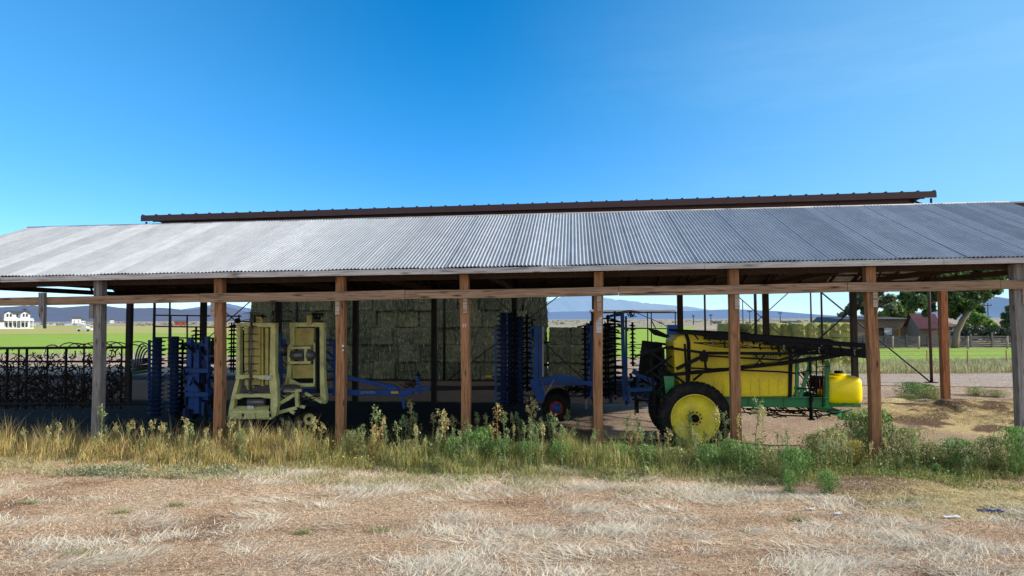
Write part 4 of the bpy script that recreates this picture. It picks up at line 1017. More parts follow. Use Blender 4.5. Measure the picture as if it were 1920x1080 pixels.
for i in range(9):
    a = U(*C3(rs.uniform(420, 470), rs.uniform(660, 720)), vd); b = U(*C3(rs.uniform(520, 560), rs.uniform(640, 720)), vd); mb.tube(hose(a, b, .08, .01, 8, .04, rs), .012, 5)
mb.build('hose', M['black'], bc1)

# ------------------------------------------------------------------ blue compact disc harrow, folded upright
dh = T('folded_disc_harrow', 'blue folded disc harrow with upright disc rows and black wheels in mid shed', 'disc harrow', (U(1042, 762, 6.6).x, 6.6, 0))
gp(C4, 160, 175, 775, 6.3, .27, 19, M['blue_dark'], 'packer_roller', dh, 'ring', .12); gp(C4, 205, 175, 775, 6.7, .24, 19, M['blue_dark'], 'packer_roller', dh, 'ring', .1)
gp(C4, 268, 200, 770, 6.5, .22, 17, M['blue_dark'], 'packer_roller', dh, 'ring', .13); gp(C4, 235, 160, 780, 6.2, .15, 17, M['black'], 'disc_gang', dh)
gp(C4, 318, 185, 690, 6.6, .24, 15, M['black'], 'disc_gang', dh)
mb = MB()
q4(mb, C4, (108, 250), (108, 770), 6.2, .07); q4(mb, C4, (340, 265), (352, 690), 6.6, .1); q4(mb, C4, (378, 262), (380, 670), 6.3, .17); q4(mb, C4, (407, 255), (408, 650), 6.3, .12); q4(mb, C4, (340, 640), (400, 650), 6.3, .3, .3)
q4(mb, C4, (345, 268), (425, 262), 6.3, .1)
mb.prism([(U(*C4(*p), 6.3).x, U(*C4(*p), 6.3).z) for p in ((345, 660), (425, 655), (440, 740), (405, 775), (370, 720))], 6.2, 6.5)
q4(mb, C4, (425, 628), (540, 606), 6.4, .2, .26); q4(mb, C4, (540, 608), (640, 622), 6.4, .2, .28); q4(mb, C4, (640, 622), (800, 655), 6.4, .2, .2); q4(mb, C4, (430, 648), (780, 650), 6.4, .1, .08)
q4(mb, C4, (960, 165), (975, 760), 6.8, .13); q4(mb, C4, (985, 190), (990, 700), 6.8, .08); q4(mb, C4, (715, 250), (718, 740), 6.6, .16); q4(mb, C4, (750, 250), (752, 740), 6.8, .12)
q4(mb, C4, (1030, 560), (1190, 640), 6.6, .16, .2); q4(mb, C4, (990, 690), (1160, 680), 6.6, .14, .15); q4(mb, C4, (1000, 660), (1010, 780), 6.6, .12); q4(mb, C4, (1120, 590), (1180, 625), 6.8, .3, .12)
q4(mb, C4, (960, 165), (850, 200), 6.8, .1); q4(mb, C4, (980, 270), (1150, 272), 7.0, .04)
for y in (380, 404, 470, 545): q4(mb, C4, (985, y), (1090, y+2), 7.1, .03)
mb.build('frame', M['blue'], dh, bevel=.008)
for x, y0, y1, v, r, n in ((712, 260, 740, 6.4, .15, 14), (752, 230, 740, 7.0, .18, 12), (868, 190, 740, 6.5, .34, 15), (915, 165, 745, 7.0, .3, 15), (1032, 240, 520, 7.0, .13, 10), (850, 240, 740, 7.3, .28, 14)):
    gp(C4, x, y0, y1, v, r, n, M['black'], 'disc_gang', dh)
mb = MB(); q4(mb, C4, (425, 255), (425, 600), 6.2, .05); mb.build('hydraulic_cylinder', M['fascia'], dh)
mb = MB(); q4(mb, C4, (500, 620), (440, 720), 6.15, .05); mb.build('hydraulic_cylinder', M['grey_steel'], dh)
for v in (6.5, 8.6):
    w_ = wheel(dh, (U(1043, 762, 6.6).x, v, .5), .5, .38, .26, M['redp'], 24, hubr=.11, bolts=6)
mb = MB(); c = U(1043, 762, 6.25); mb.lathe((c.x, 6.32, .5), (0,-1,0), [(.17, 0), (.14, .04), (.08, .07), (.001, .07)], 8); mb.build('hub_cap', M['blue'], dh)
mb = MB(); rs = random.Random(21)
for i in range(34):
    a = U(*C4(rs.uniform(560, 760), rs.uniform(640, 700)), 6.3+rs.random()*.7); b = U(*C4(rs.uniform(560, 760), rs.uniform(650, 720)), 6.3+rs.random()*.7); mb.tube(hose(a, b, .08, .012, 6, .05, rs), .014, 5)
for i in range(10):
    a = U(*C4(rs.uniform(980, 1030), rs.uniform(160, 200)), 6.8); b = U(*C4(rs.uniform(1000, 1060), rs.uniform(150, 190)), 6.8); mb.tube(hose(a, b, .05, .012, 6, .04, rs), .014, 5)
mb.build('hose', M['black'], dh)
for nm, mt, n_, w0 in (('linkage', M['black'], 46, .09), ('bracket', M['blue_dark'], 30, .12)):
    for i in range(n_):
        mb = MB(); x = rs.choice((rs.uniform(330, 420), rs.uniform(700, 780), rs.uniform(830, 1060), rs.uniform(980, 1120))); y = rs.uniform(200, 760) if x < 980 else rs.uniform(560, 780); a = U(*C4(x, y), 6.6+rs.random()*.8); an = rs.choice((0, PI/2, rs.uniform(0, PI))); L = rs.uniform(.12, .5)
        mb.bar(a, a+Vector((math.cos(an)*L, rs.uniform(-.1, .1), -math.sin(an)*L)), w0*rs.uniform(.4, 1.3), w0*rs.uniform(.4, 1.3))
        mb.build(nm, mt, dh)
mb = MB(); p = U(*C4(58, 597), 6.9); mb.cbox((p.x, 6.9, p.z), (.26, .02, .075)); mb.build('reflector', M['amber'], dh)
mb = MB(); p0 = U(*C4(58, 597), 6.94); mb.bar((p0.x-.15, 6.95, p0.z), (U(*C4(120, 597), 6.95).x, 6.95, p0.z-.02), .05); mb.build('reflector_arm', M['blue_dark'], dh)
mb = MB(); q4(mb, C4, (718, 740), (718, 815), 6.5, .06); mb.build('support_leg', M['grey_steel'], dh)

# ------------------------------------------------------------------ spike and chain harrow sections at the left end
hv_ = 3.4
hs_ = T('chain_harrow', 'dark rusty chain harrow sections hung on an upright pipe frame at the left end', 'harrow', (U(110, 700, hv_).x, hv_, 0))
mb = MB()
rod(mb, [C1(-250, 552), C1(845, 545)], hv_, .045, 8); rod(mb, [C1(-250, 640), C1(845, 640)], hv_+.1, .035, 8); rod(mb, [C1(-250, 925), C1(1000, 925)], hv_, .05, 8)
for x in (-220, -90, 50, 128, 182, 322, 448, 568, 640, 705, 822): rod(mb, [C1(x, 548), C1(x-8, 960)], hv_+.02, .042 if x in (50, 182, 448, 705) else .03, 8)
for x in (60, 330, 700): rod(mb, [C1(x+60, 880), C1(x+110, 770)], hv_+.1, .025, 6)
hf = mb.build('frame', M['dark_steel'], hs_)
rs = random.Random(31); mb = MB()
for i in range(2500):                                       # hanging mat of curved links and spikes
    x = rs.uniform(-230, 835); y = rs.uniform(560, 940)
    if rs.random() > min(1, .22 + .8*((y-600)/200)): continue
    v = hv_ + rs.uniform(-.12, .3); c = U(*C1(x, y), v); L = rs.uniform(.10, .30); a = rs.uniform(0, 2*PI); cv = rs.uniform(-2.6, 2.6); pts = []
    p = Vector(c)
    for k in range(5):
        pts.append(p.copy()); p += Vector((math.cos(a), rs.uniform(-.3, .3), math.sin(a)))*L/4; a += cv/4
    mb.tube(pts, rs.uniform(.012, .024), 4, cap=False)
mb.build('chain_mat', M['dark_steel'], hs_)
mb = MB()
for x in (350, 470, 520, 575, 620, 690, 750, 800, 900, 930):   # sprung tines arching above the top rail
    a0 = rs.uniform(.7, 1.2); pts = []
    for k in range(9):
        t = PI*(.08+.8*k/8); p = U(*C1(x, 560), hv_+.1); pts.append(p + Vector((math.cos(t)*.42*a0, rs.uniform(-.02,.02), math.sin(t)*.27*a0-.03)))
    mb.tube(pts, .018, 5)
mb.build('spring_tine', M['dark_steel'], hs_)
# bundle of slanting pale pipes behind it
pb = T('pipe_bundle', 'bundle of pale grey pipes leaning down beside the blue packer rollers', 'pipes', (U(265, 690, 6.2).x, 6.2, 0))
for k in range(7):
    mb = MB(); y = 618+k*14; mb.tube([U(*C1(885+rs.uniform(-8, 8), y+18), 6.0+.1*k), U(*C1(1010, y+rs.uniform(-4, 6)), 6.3+.1*k)], .045, 8); mb.build('pipe', M['grey_steel'] if k < 5 else M['green'], pb)
for k in range(4):
    pts = []
    for j in range(10):
        t = PI*(.02+.55*j/9); p = U(*C1(955, 620), 5.6+k*.1); pts.append(p + Vector((-math.cos(t)*.3-k*.09+.3, 0, math.sin(t)*(.72+.08*k)-.4)))
    mb = MB(); mb.tube(pts, .03, 6); mb.build('bent_pipe', M['grey_steel'], pb)

# pallet of loose planks catching the sun behind the sprayer wheel
pl = T('plank_pallet', 'weathered plank pallet lying on the ground behind the big sprayer wheel', 'pallet', (U(1190, 805, 3.6).x, 3.6, 0))
for k in range(8):
    v = 2.5+k*.30; mb = MB(); j = rs.uniform(-.12, .12); a = U(1195, 805, 3.6).x
    mb.add([(a-1.25+j, v-.12, .10), (a+.95+j, v-.12, .10), (a+.95+j, v+.12, .10), (a-1.25+j, v+.12, .10), (a-1.25+j, v-.12, .135), (a+.95+j, v-.12, .14), (a+.95+j, v+.12, .135), (a-1.25+j, v+.12, .14)], [(0,3,2,1),(4,5,6,7),(0,1,5,4),(1,2,6,5),(2,3,7,6),(3,0,4,7)])
    mb.build('board', M['plank'], pl)
for k in (-1.1, -.1, .8):
    a = U(1195, 805, 3.6).x; mb = MB(); mb.box((a+k-.05, 2.35, -.01), (a+k+.05, 4.75, .098)); mb.build('bearer', M['plank'], pl)
# light canopy frame behind the shed
cf = T('canopy_trailer', 'flat white topped canopy frame on thin legs behind the disc harrow', 'canopy', (U(1188, 640, 17.0).x, 17.0, 0))
cv_ = 17.0; a = U(1107, 582.5, cv_); b = U(1268, 582.5, cv_)
MB().box((a.x, cv_-.1, a.z-.07), (b.x, cv_+2.4, a.z+.05)).build('canopy', M['white'], cf, bevel=.02)
mb = MB(); mb.bar((a.x, cv_-.12, a.z-.12), (b.x, cv_-.12, a.z-.12), .05); c1 = U(1180, 583, cv_-.12); mb.tube([(c1.x-.6, cv_-.13, a.z-.1), (c1.x, cv_-.13, a.z+.0), (c1.x+.7, cv_-.13, a.z-.1)], .03, 6)
mb.build('canopy_rail', M['dark_steel'], cf)
for x, yb in ((1109, 700), (1214, 700), (1221, 700), (1266, 700)):
    for dv in (0, 2.2):
        p = U(x, 586, cv_+dv); mb = MB(); mb.bar((p.x, cv_+dv, a.z-.08), (p.x, cv_+dv, .5), .05); mb.build('leg', M['dark_steel'], cf)
mb = MB(); rod(mb, [(1192, 586), (1240, 606), (1262, 620)], cv_, .02); rod(mb, [(1221, 600), (1230, 617)], cv_, .03); mb.bar(U(1176, 616, cv_), U(1268, 616, cv_), .05); mb.box((a.x, cv_, .45), (b.x, cv_+2.3, .55)); mb.build('brace', M['dark_steel'], cf)
for u_ in (a.x+.8, b.x-.8): wheel(cf, (u_, cv_+.05, .38), .38, .2, .2, M['grey_steel'], 14, hubr=.06, bolts=5)
bl = T('blue_hopper', 'small faded blue hopper standing behind the sprayer tank', 'hopper', (U(1260, 640, 14.5).x, 14.5, 0))
mb = MB(); P = [U(*p, 14.5) for p in ((1252, 609), (1271, 609), (1271, 660), (1264, 690), (1258, 690), (1252, 660))]; mb.prism([(p.x, p.z) for p in P], 14.2, 14.9); mb.build('bin', M['blue'], bl, bevel=.02)
for u_ in (P[0].x+.05, P[1].x-.05):
    for v in (14.25, 14.85): MB().box((u_-.03, v-.03, 0), (u_+.03, v+.03, P[2].z)).build('leg', M['blue_dark'], bl)
# ------------------------------------------------------------------ far things (world frame: x right, y away)
def house(name, label, cat, px0, px1, pyb, pyt, Y, wall, roof, kind='gable', group=None):
    a = A(px0, pyb, Y); b = A(px1, pyb, Y); t = A(px0, pyt, Y).z; w = b.x-a.x; cx = (a.x+b.x)/2
    h = T(name, label, cat, (cx, Y, 0), 'W', group, -math.atan2(cx, Y)); zt = t; ze = zt*.62; d = w*.6
    mb = MB(); mb.box((cx-w/2, Y-d/2, 0), (cx+w/2, Y+d/2, ze)); mb.add([(cx-w/2, Y-d/2, ze), (cx-w/2, Y+d/2, ze), (cx-w/2, Y, zt-.1), (cx+w/2, Y-d/2, ze), (cx+w/2, Y+d/2, ze), (cx+w/2, Y, zt-.1)], [(0,2,1), (3,4,5)]); mb.build('wall', wall, h)
    mb = MB(); o = w*.03
    mb.add([(cx-w/2-o, Y-d/2-o, ze-.1), (cx+w/2+o, Y-d/2-o, ze-.1), (cx+w/2+o, Y, zt), (cx-w/2-o, Y, zt), (cx-w/2-o, Y+d/2+o, ze-.1), (cx+w/2+o, Y+d/2+o, ze-.1)], [(0,1,2,3), (3,2,5,4)]); mb.build('roof', roof, h)
    n = max(2, int(w/4))
    for i in range(n):
        x = cx-w/2+w*(i+.5)/n; mb = MB(); mb.box((x-.5, Y-d/2-.06, ze*.3), (x+.5, Y-d/2-.02, ze*.75)); mb.build('window', M['glass'], h)
    return h
# white two-storey farmhouse with a long porch
Yh = 330.0
o = A(30, 610, Yh); fh = T('farmhouse', 'white two storey farmhouse with twin gables and long porch beyond the green field', 'house', (o.x, Yh, 0), 'W', None, .62)
k = Yh/FPX; X_ = lambda px: A(px, 610, Yh).x; Zp = lambda py: A(30, py, Yh).z
zb, z1, z2, z3 = 0, Zp(598.5), Zp(589), Zp(583)
mb = MB(); mb.box((X_(8), Yh, 0), (X_(55), Yh+9, z2))
for x0, x1 in ((8, 26), (38, 56)):
    mb.box((X_(x0), Yh-1.2, 0), (X_(x1), Yh+1, z2)); xm = (X_(x0)+X_(x1))/2
    mb.add([(X_(x0), Yh-1.2, z2), (X_(x1), Yh-1.2, z2), (xm, Yh-1.2, z3-.2)], [(0,1,2)])
mb.build('wall', M['white'], fh)
mb = MB()
for x0, x1 in ((7, 27), (37, 57)):
    xm = (X_(x0)+X_(x1))/2; mb.add([(X_(x0), Yh-1.7, z2-.15), (xm, Yh-1.7, z3), (xm, Yh+4.5, z3), (X_(x0), Yh+4.5, z2-.15), (X_(x1), Yh-1.7, z2-.15), (X_(x1), Yh+4.5, z2-.15)], [(0,1,2,3), (1,4,5,2)])
mb.add([(X_(7), Yh-.3, z2-.15), (X_(56), Yh-.3, z2-.15), (X_(56), Yh+4.5, z3+.1), (X_(7), Yh+4.5, z3+.1), (X_(7), Yh+9.3, z2-.15), (X_(56), Yh+9.3, z2-.15)], [(0,1,2,3), (3,2,5,4)])
rf = mb.build('roof', M['shingle'], fh)
sub(MB().box((X_(49), Yh+3, z2), (X_(51), Yh+4, z3+1)), 'chimney', M['shingle'], rf)
mb = MB(); mb.add([(X_(6), Yh-4.5, z1-.5), (X_(64), Yh-4.5, z1-.5), (X_(62), Yh-1, z1+.5), (X_(8), Yh-1, z1+.5)], [(0,1,2,3)]); mb.box((X_(6), Yh-4.5, z1-.8), (X_(64), Yh-4.3, z1-.45)); pc = mb.build('porch_roof', M['white'], fh)
for i in range(8): x = X_(8)+(X_(62)-X_(8))*i/7; MB().box((x-.15, Yh-4.4, 0), (x+.15, Yh-4.1, z1-.6)).build('porch_post', M['white'], fh)
MB().box((X_(6), Yh-4.6, 0), (X_(64), Yh-1, .5)).build('porch_floor', M['white'], fh)
for x, z in ((14, (z1+z2)/2+.6), (20, (z1+z2)/2+.6), (44, (z1+z2)/2+.6), (50, (z1+z2)/2+.6), (32, (z1+z2)/2+.6)): MB().box((X_(x)-.45, Yh-1.3 if x != 32 else Yh-.1, z-.7), (X_(x)+.45, Yh-1.22 if x != 32 else Yh-.02, z+.7)).build('window', M['glass'], fh)
for x in (13, 20, 30, 43, 50): MB().box((X_(x)-.5, Yh-1.3 if x != 30 else Yh-.1, .8), (X_(x)+.5, Yh-1.22 if x != 30 else Yh-.02, 2.8)).build('window', M['glass'], fh)
gb = T('dark_barn', 'dark roofed white outbuilding at the left edge beside the farmhouse', 'barn', (X_(-12), Yh-12, 0), 'W', None, .62)
zg = A(0, 584, Yh-12).z; Xg = lambda px: A(px, 610, Yh-12).x
MB().box((Xg(-40), Yh-16, 0), (Xg(6), Yh-6, zg*.45)).build('wall', M['white'], gb)
MB().add([(Xg(-42), Yh-16.5, zg*.42), (Xg(8), Yh-16.5, zg*.42), (Xg(-3), Yh-11, zg), (Xg(-42), Yh-11, zg), (Xg(-42), Yh-5, zg*.42), (Xg(8), Yh-5, zg*.42)], [(0,1,2,3), (3,2,5,4), (1,5,2)]).build('roof', M['shingle'], gb)
# small distant farmsteads
rs = random.Random(77)
far_ = [(135, 152, 598, 593, 900, 'w', 's', 'small white house far beyond the golden field'), (152, 160, 600.5, 597, 700, 'w', 's', 'low white shed close beside the small distant white house'), (327, 349, 605.5, 600.5, 520, 'r', 's', 'low dark red shed far across the plain on the left'),
        (206, 214, 600, 597, 1100, 'w', 's', 'tiny white cottage alone on the far plain'), (1465, 1500, 606, 601.5, 420, 'g', 's', 'low grey farm building with dark roof behind the sunlit bales'), (1335, 1352, 605, 602, 560, 'g', 's', 'grey shed on the plain beyond the sprayer'),
        (1548, 1566, 603, 598, 600, 'g', 's', 'small barn near the blue mountains left of the log shed')]
for x0, x1, yb, yt, Y, w, r, lab in far_:
    house('distant_house', lab, 'house', x0, x1, yb, yt, Y, M['white'] if w == 'w' else (M['redp'] if w == 'r' else M['fencew']), M['shingle'])
pk = T('parked_pickup', 'pale pickup truck parked at the edge of the green field', 'truck', (A(160, 613, 240).x, 240, 0), 'W')
x = A(160, 613, 240).x; mb = MB(); mb.prism([(x-2.6, .5), (x+2.6, .5), (x+2.6, 1.0), (x+1.3, 1.15), (x+.7, 1.75), (x-.7, 1.75), (x-.9, 1.15), (x-2.6, 1.15)], 239, 240.8); mb.build('body', M['white'], pk, bevel=.08)
for dx in (-1.6, 1.6):
    mb = MB(); mb.lathe((x+dx, 239.05, .38), (0, -1, 0), [(.001, 0), (.38, 0), (.38, .2), (.001, .2)], 14); mb.build('wheel', M['rubber'], pk)

# log shed, red-roofed barn, corral fence on the right
def Zat(px, py, Y): return A(px, py, Y).z
Yl = 98.0
ls = T('log_shed', 'long low grey brown log shed with one white window panel behind the corral fence', 'shed', (A(1640, 640, Yl).x, Yl, 0), 'W')
x0, x1 = A(1556, 640, Yl).x, A(1715, 640, Yl).x; xa, xb = A(1581, 600, Yl).x, A(1606, 600, Yl).x; zt = Zat(1600, 598.5, Yl)
mb = MB(); mb.prism([(x0, 0), (x1, 0), (x1, zt), (xa, zt), (x0, zt*.55)], Yl, Yl+7); mb.build('wall', M['log'], ls)
MB().add([(xa-.2, Yl-.5, zt+.02), (x1+.2, Yl-.5, zt+.02), (x1+.2, Yl+8, zt+.35), (xa-.2, Yl+8, zt+.35), (x0-.4, Yl-.5, zt*.5), (x0-.4, Yl+8, zt*.5)], [(0,1,2,3), (4,0,3,5)]).build('roof', M['shingle'], ls)
MB().box((A(1658, 620, Yl).x, Yl-.08, Zat(1660, 628, Yl)), (A(1672, 620, Yl).x, Yl-.02, Zat(1660, 615, Yl))).build('window', M['white'], ls)
MB().box((A(1685, 620, Yl).x, Yl-.1, 1.0), (A(1687.5, 620, Yl).x, Yl-.02, Zat(1660, 616, Yl))).build('door_post', M['amber'], ls)
MB().box((A(1646, 620, Yl).x, Yl-.08, .6), (A(1657, 620, Yl).x, Yl-.02, Zat(1660, 615, Yl))).build('door', M['dark_post'], ls)
Yr = 92.0
rb = T('red_roofed_barn', 'small log barn with ribbed red metal roof under the big cottonwood', 'barn', (A(1740, 640, Yr).x, Yr, 0), 'W')
rl = T('lean_to', 'low red roofed lean-to half hidden right of the rusty post', 'shed', (A(1780, 640, 96).x, 96, 0), 'W')
g1, r1, g0 = A(1721, 617, Yr).x, A(1764, 617, Yr).x, A(1694, 612, Yr+6).x
p0x, p1x = A(1705, 589, Yr+3).x, A(1752, 588, Yr+3).x; z0, zp = Zat(1721, 617, Yr), Zat(1705, 588.5, Yr+3)
wd_ = r1-g1
mb = MB()
mb.add([(g1+.3, Yr+.2, 0), (g0+.3, Yr+5.8, 0), (g0+.3, Yr+5.8, z0), (p0x+.3, Yr+3, zp-.15), (g1+.3, Yr+.2, z0), (r1-.3, Yr+.2, 0), (g0+wd_-.3, Yr+5.8, 0), (g0+wd_-.3, Yr+5.8, z0), (p1x-.3, Yr+3, zp-.15), (r1-.3, Yr+.2, z0)],
       [(0,1,2,3,4), (5,9,8,7,6), (0,4,9,5), (1,6,7,2)]); mb.build('wall', M['log'], rb)
mb = MB(); mb.add([(g1, Yr-.4, z0), (r1, Yr-.4, z0), (p1x, Yr+3, zp), (p0x, Yr+3, zp), (g0, Yr+6.5, z0), (g0+wd_, Yr+6.5, z0)], [(0,1,2,3), (3,2,5,4)])
for i in range(13):
    f = i/12; a = Vector((g1+wd_*f, Yr-.42, z0+.04)); b = Vector((p0x+(p1x-p0x)*f, Yr+3, zp+.04)); mb.bar(a, b, .08, .07)
M['red_roof'] = paint('red_ribbed_roof', (.27,.105,.095), .5, 0, (.12,.06,.05), .5, 1)
mb.build('roof', M['red_roof'], rb)
xa_, xb_ = A(1766, 610, 96).x, A(1794, 610, 96).x; za_ = Zat(1780, 600, 96)
MB().box((xa_, 96, 0), (xb_, 100, za_-.6)).build('wall', M['log'], rl)
MB().add([(xa_-.3, 95.6, za_-.9), (xb_+.3, 95.6, za_-.9), (xb_-.4, 98.5, za_), (xa_-.2, 98.5, za_+.3), (xb_-.4, 101, za_-.9), (xa_-.2, 101, za_-.9)], [(0,1,2,3), (3,2,4,5)]).build('roof', M['red_roof'], rl)
Yf = 86.0
cfn = T('corral_fence', 'long weathered grey board corral fence running along behind the pasture', 'fence', (A(1750, 650, Yf).x, Yf, 0), 'W')
fa, fb = A(1540, 650, Yf).x, A(2100, 650, Yf).x; ztop = Zat(1700, 627, Yf)
rs = random.Random(8)
n = int((fb-fa)/2.6)
for i in range(n+1):
    x = fa + (fb-fa)*i/n; mb = MB(); hgt = ztop+rs.uniform(-.05, .35); mb.box((x-.11, Yf-.15, 0), (x+.11, Yf-.02, hgt)); mb.build('post', M['fencew'], cfn)
for i in range(n):
    xa_, xb_ = fa+(fb-fa)*i/n, fa+(fb-fa)*(i+1)/n; mb = MB(); full = xb_ < A(1810, 650, Yf).x
    for k in range(8 if full else 6):
        if not full and rs.random() < .25: continue
        z = .12+(ztop-.2)*k/(8 if full else 6); j = rs.uniform(-.05, .05); mb.bar((xa_+.02, Yf+.02, z+j), (xb_-.02, Yf+.02, z-j+rs.uniform(-.03,.03)), .04, (ztop/8)*rs.uniform(.7, .98))
    mb.build('board_panel', M['fencew'], cfn)
for x in (1674, 1723, 1815, 1889):
    p = A(x, 660, 82); t = T('fence_post', {1674: 'pale bare post before the log shed left of the leaning tree', 1723: 'pale bare post in front of the red roofed barn', 1815: 'tall pale post in the pasture right of the leaning tree', 1889: 'thin pale post at the far right of the corral'}[x], 'post', (p.x, 82, 0), 'W')
    MB().tube([(p.x, 82, 0), (p.x+.05, 82, Zat(x, 630, 82))], [.12, .10], 8).build('post', M['plank'], t)
# steel T-posts with wires along the road verge
tf = T('wire_fence', 'thin steel post and wire fence along the weedy verge', 'fence', (A(1740, 700, 53).x, 53, 0), 'W')
xs = [A(px, 700, 53).x for px in (1560, 1650, 1739, 1815, 1888, 1965)]
for x in xs: MB().bar((x, 53, 0), (x, 53, 1.25), .045).build('post', M['redp'], tf)
for z in (.5, .85, 1.15): MB().tube([(x, 53, z) for x in xs], .008, 4).build('wire', M['grey_steel'], tf)
# utility poles
def pole(px, pyt, Y, label, arm=True):
    p = A(px, 600, Y); zt = Zat(px, pyt, Y); t = T('utility_pole', label, 'pole', (p.x, Y, 0), 'W'); r = max(.14, Y*.0007)
    MB().tube([(p.x, Y, 0), (p.x, Y, zt)], [r, r*.75], 8).build('mast', M['dark_post'], t)
    if arm:
        MB().box((p.x-zt*.14, Y-.1, zt*.90), (p.x+zt*.14, Y+.1, zt*.90+r*1.4)).build('crossarm', M['dark_post'], t)
        for dx in (-.12, 0, .12): MB().tube([(p.x+zt*dx, Y, zt*.9+r), (p.x+zt*dx, Y, zt*.9+r*4)], r*.5, 6).build('insulator', M['glass'], t)
pole(1853, 568, 190, 'wooden utility pole with crossarm before the right hand peak')
pole(1521, 548, 92, 'tall bare utility pole just right of the sunlit bales', False)
pole(1393, 562, 170, 'slim utility pole seen between the black shed posts', False)
pole(1406, 582, 300, 'short distant utility pole with crossarm above the middle bales')
pole(1463, 585, 320, 'distant utility pole above the right end bales')
pole(1333, 590, 380, 'small far utility pole left of the sunlit bales')
pole(1300, 592, 420, 'tiny utility pole against the blue range behind the sprayer')
pole(46, 578, 600, 'distant utility pole above the farmhouse roof')
# wheel-line irrigation wheels seen over the harrow
for i, px in enumerate((98, 145, 207, 268)):
    Yw = 61; p = A(px, 655, Yw); t = T('irrigation_wheel', 'thin pale spoked irrigation wheel rising behind the chain harrow', 'irrigation wheel', (p.x, Yw, 0), 'W', 'irrigation wheels behind the chain harrow')
    R_ = .85; mb = MB(); mb.tube([(p.x+math.cos(a)*R_, Yw+math.sin(a)*.25*R_, R_+math.sin(a)*R_) for a in [2*PI*j/28 for j in range(29)]], .035, 5)
    mb.build('rim', M['fascia'], t); mb = MB()
    for j in range(8): a = 2*PI*j/8; mb.tube([(p.x, Yw, R_), (p.x+math.cos(a)*R_, Yw+math.sin(a)*.25*R_, R_+math.sin(a)*R_)], .015, 4)
    mb.build('spokes', M['fascia'], t)

# ------------------------------------------------------------------ leafy geometry
def cards(name, P, N, S_, C, mat, parent=None, kind=None, label=None, loc=None, cat=None):
    """small bent leaf faces: P centres, N random orientation vectors, S_ sizes, C colours"""
    n = len(P); a = RNG.normal(size=(n, 3)); a -= (a*N).sum(1, keepdims=True)*N; a /= np.linalg.norm(a, axis=1, keepdims=True)+1e-9
    b = np.cross(N, a); s = S_[:, None]
    v = np.stack([P - a*s, P + b*s*.55, P + a*s, P - b*s*.55], 1).reshape(-1, 3).astype(np.float32)
    return rawmesh(name, v, 4, n, np.repeat(C, 4, 0), mat, parent, kind, label, loc, cat)
def rawmesh(name, v, k, n, C, mat, parent=None, kind=None, label=None, loc=None, cat=None, faces=None):
    me = bpy.data.meshes.new(name); me.vertices.add(len(v)); me.vertices.foreach_set('co', v.astype(np.float32).ravel())
    if faces is None:
        idx = np.arange(n*k); st = np.arange(0, n*k, k); tot = np.full(n, k)
    else: idx, st, tot = faces
    me.loops.add(len(idx)); me.loops.foreach_set('vertex_index', idx); me.polygons.add(len(st)); me.polygons.foreach_set('loop_start', st); me.polygons.foreach_set('loop_total', tot)
    me.update(); at = me.color_attributes.new('Col', 'FLOAT_COLOR', 'POINT'); cc = np.ones((len(v), 4), np.float32); cc[:, :3] = C; at.data.foreach_set('color', cc.ravel())
    o = bpy.data.objects.new(name, me); COL.objects.link(o); me.materials.append(mat)
    if parent is not None: o.parent = parent.o if isinstance(parent, T) else parent
    if kind: o['kind'] = kind
    if label: o['label'] = label
    if cat: o['category'] = cat
    if loc is not None: o.location = loc
    return o
def unit(n):
    a = RNG.normal(size=(n, 3)); return a/np.linalg.norm(a, axis=1, keepdims=True)
def crown(clumps, per, size, c1, c2, dens=.9):
    """clumps: list of (centre, radius); leaves gather in sub-clumps with gaps between"""
    P = []; C = []
    for c, r in clumps:
        m = max(4, int(per*r*r/12)); 
        sub_ = unit(m)*(RNG.random((m, 1))**.45)*r*np.array([1, 1, .75]) + np.array(c)
        tone = RNG.random(m)
        for s_, t_ in zip(sub_, tone):
            q = int(26*dens); pp = s_ + RNG.normal(size=(q, 3))*r*.16; P.append(pp)
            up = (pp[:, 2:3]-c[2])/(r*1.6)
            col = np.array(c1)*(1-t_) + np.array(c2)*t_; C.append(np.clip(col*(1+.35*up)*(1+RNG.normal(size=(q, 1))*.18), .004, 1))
    P = np.concatenate(P); C = np.concatenate(C); S_ = size*(.7+.8*RNG.random(len(P))); return P, unit(len(P)), S_, C
def limb(mb, pts, r0, r1):
    n = 10; P = []; R_ = []
    for i in range(n+1):
        k = i/n*(len(pts)-1); j = min(int(k), len(pts)-2); f = k-j; P.append(Vector(pts[j]).lerp(Vector(pts[j+1]), f)); R_.append(r0+(r1-r0)*i/n)
    mb.tube(P, R_, 8)
def tree(name, label, base, trunk, clumps, per, size, c1, c2, limbs=True, group=None, r0=.4):
    t = T(name, label, 'tree', base, 'W', group); b = Vector(base)
    mb = MB(); limb(mb, trunk, r0, r0*.55)
    if limbs:
        top = Vector(trunk[-1])
        for c, r in clumps[:: max(1, len(clumps)//7)]:
            limb(mb, [Vector(trunk[len(trunk)//2]).lerp(top, random.random()), (top+Vector(c))/2+Vector((0, 0, -r*.3)), Vector(c)], r0*.4, r0*.06)
    mb.build('trunk', M['bark'], t)
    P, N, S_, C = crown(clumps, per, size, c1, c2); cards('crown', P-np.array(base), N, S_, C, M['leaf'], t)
    return t
Yt = 84.0
def CL(lst, Y, spread=2.5, kx=None):
    out = []
    for x, y, r in lst: p = A(x, y, Y+random.uniform(-spread, spread)); out.append(((p.x, p.y, p.z), r*Y/FPX))
    return out
bt = A(1790, 650, Yt); base = (bt.x, Yt, 0)
tp_ = [A(x, y, Yt) for x, y in ((1790, 655), (1794, 622), (1806, 598), (1826, 572), (1850, 548), (1866, 530))]
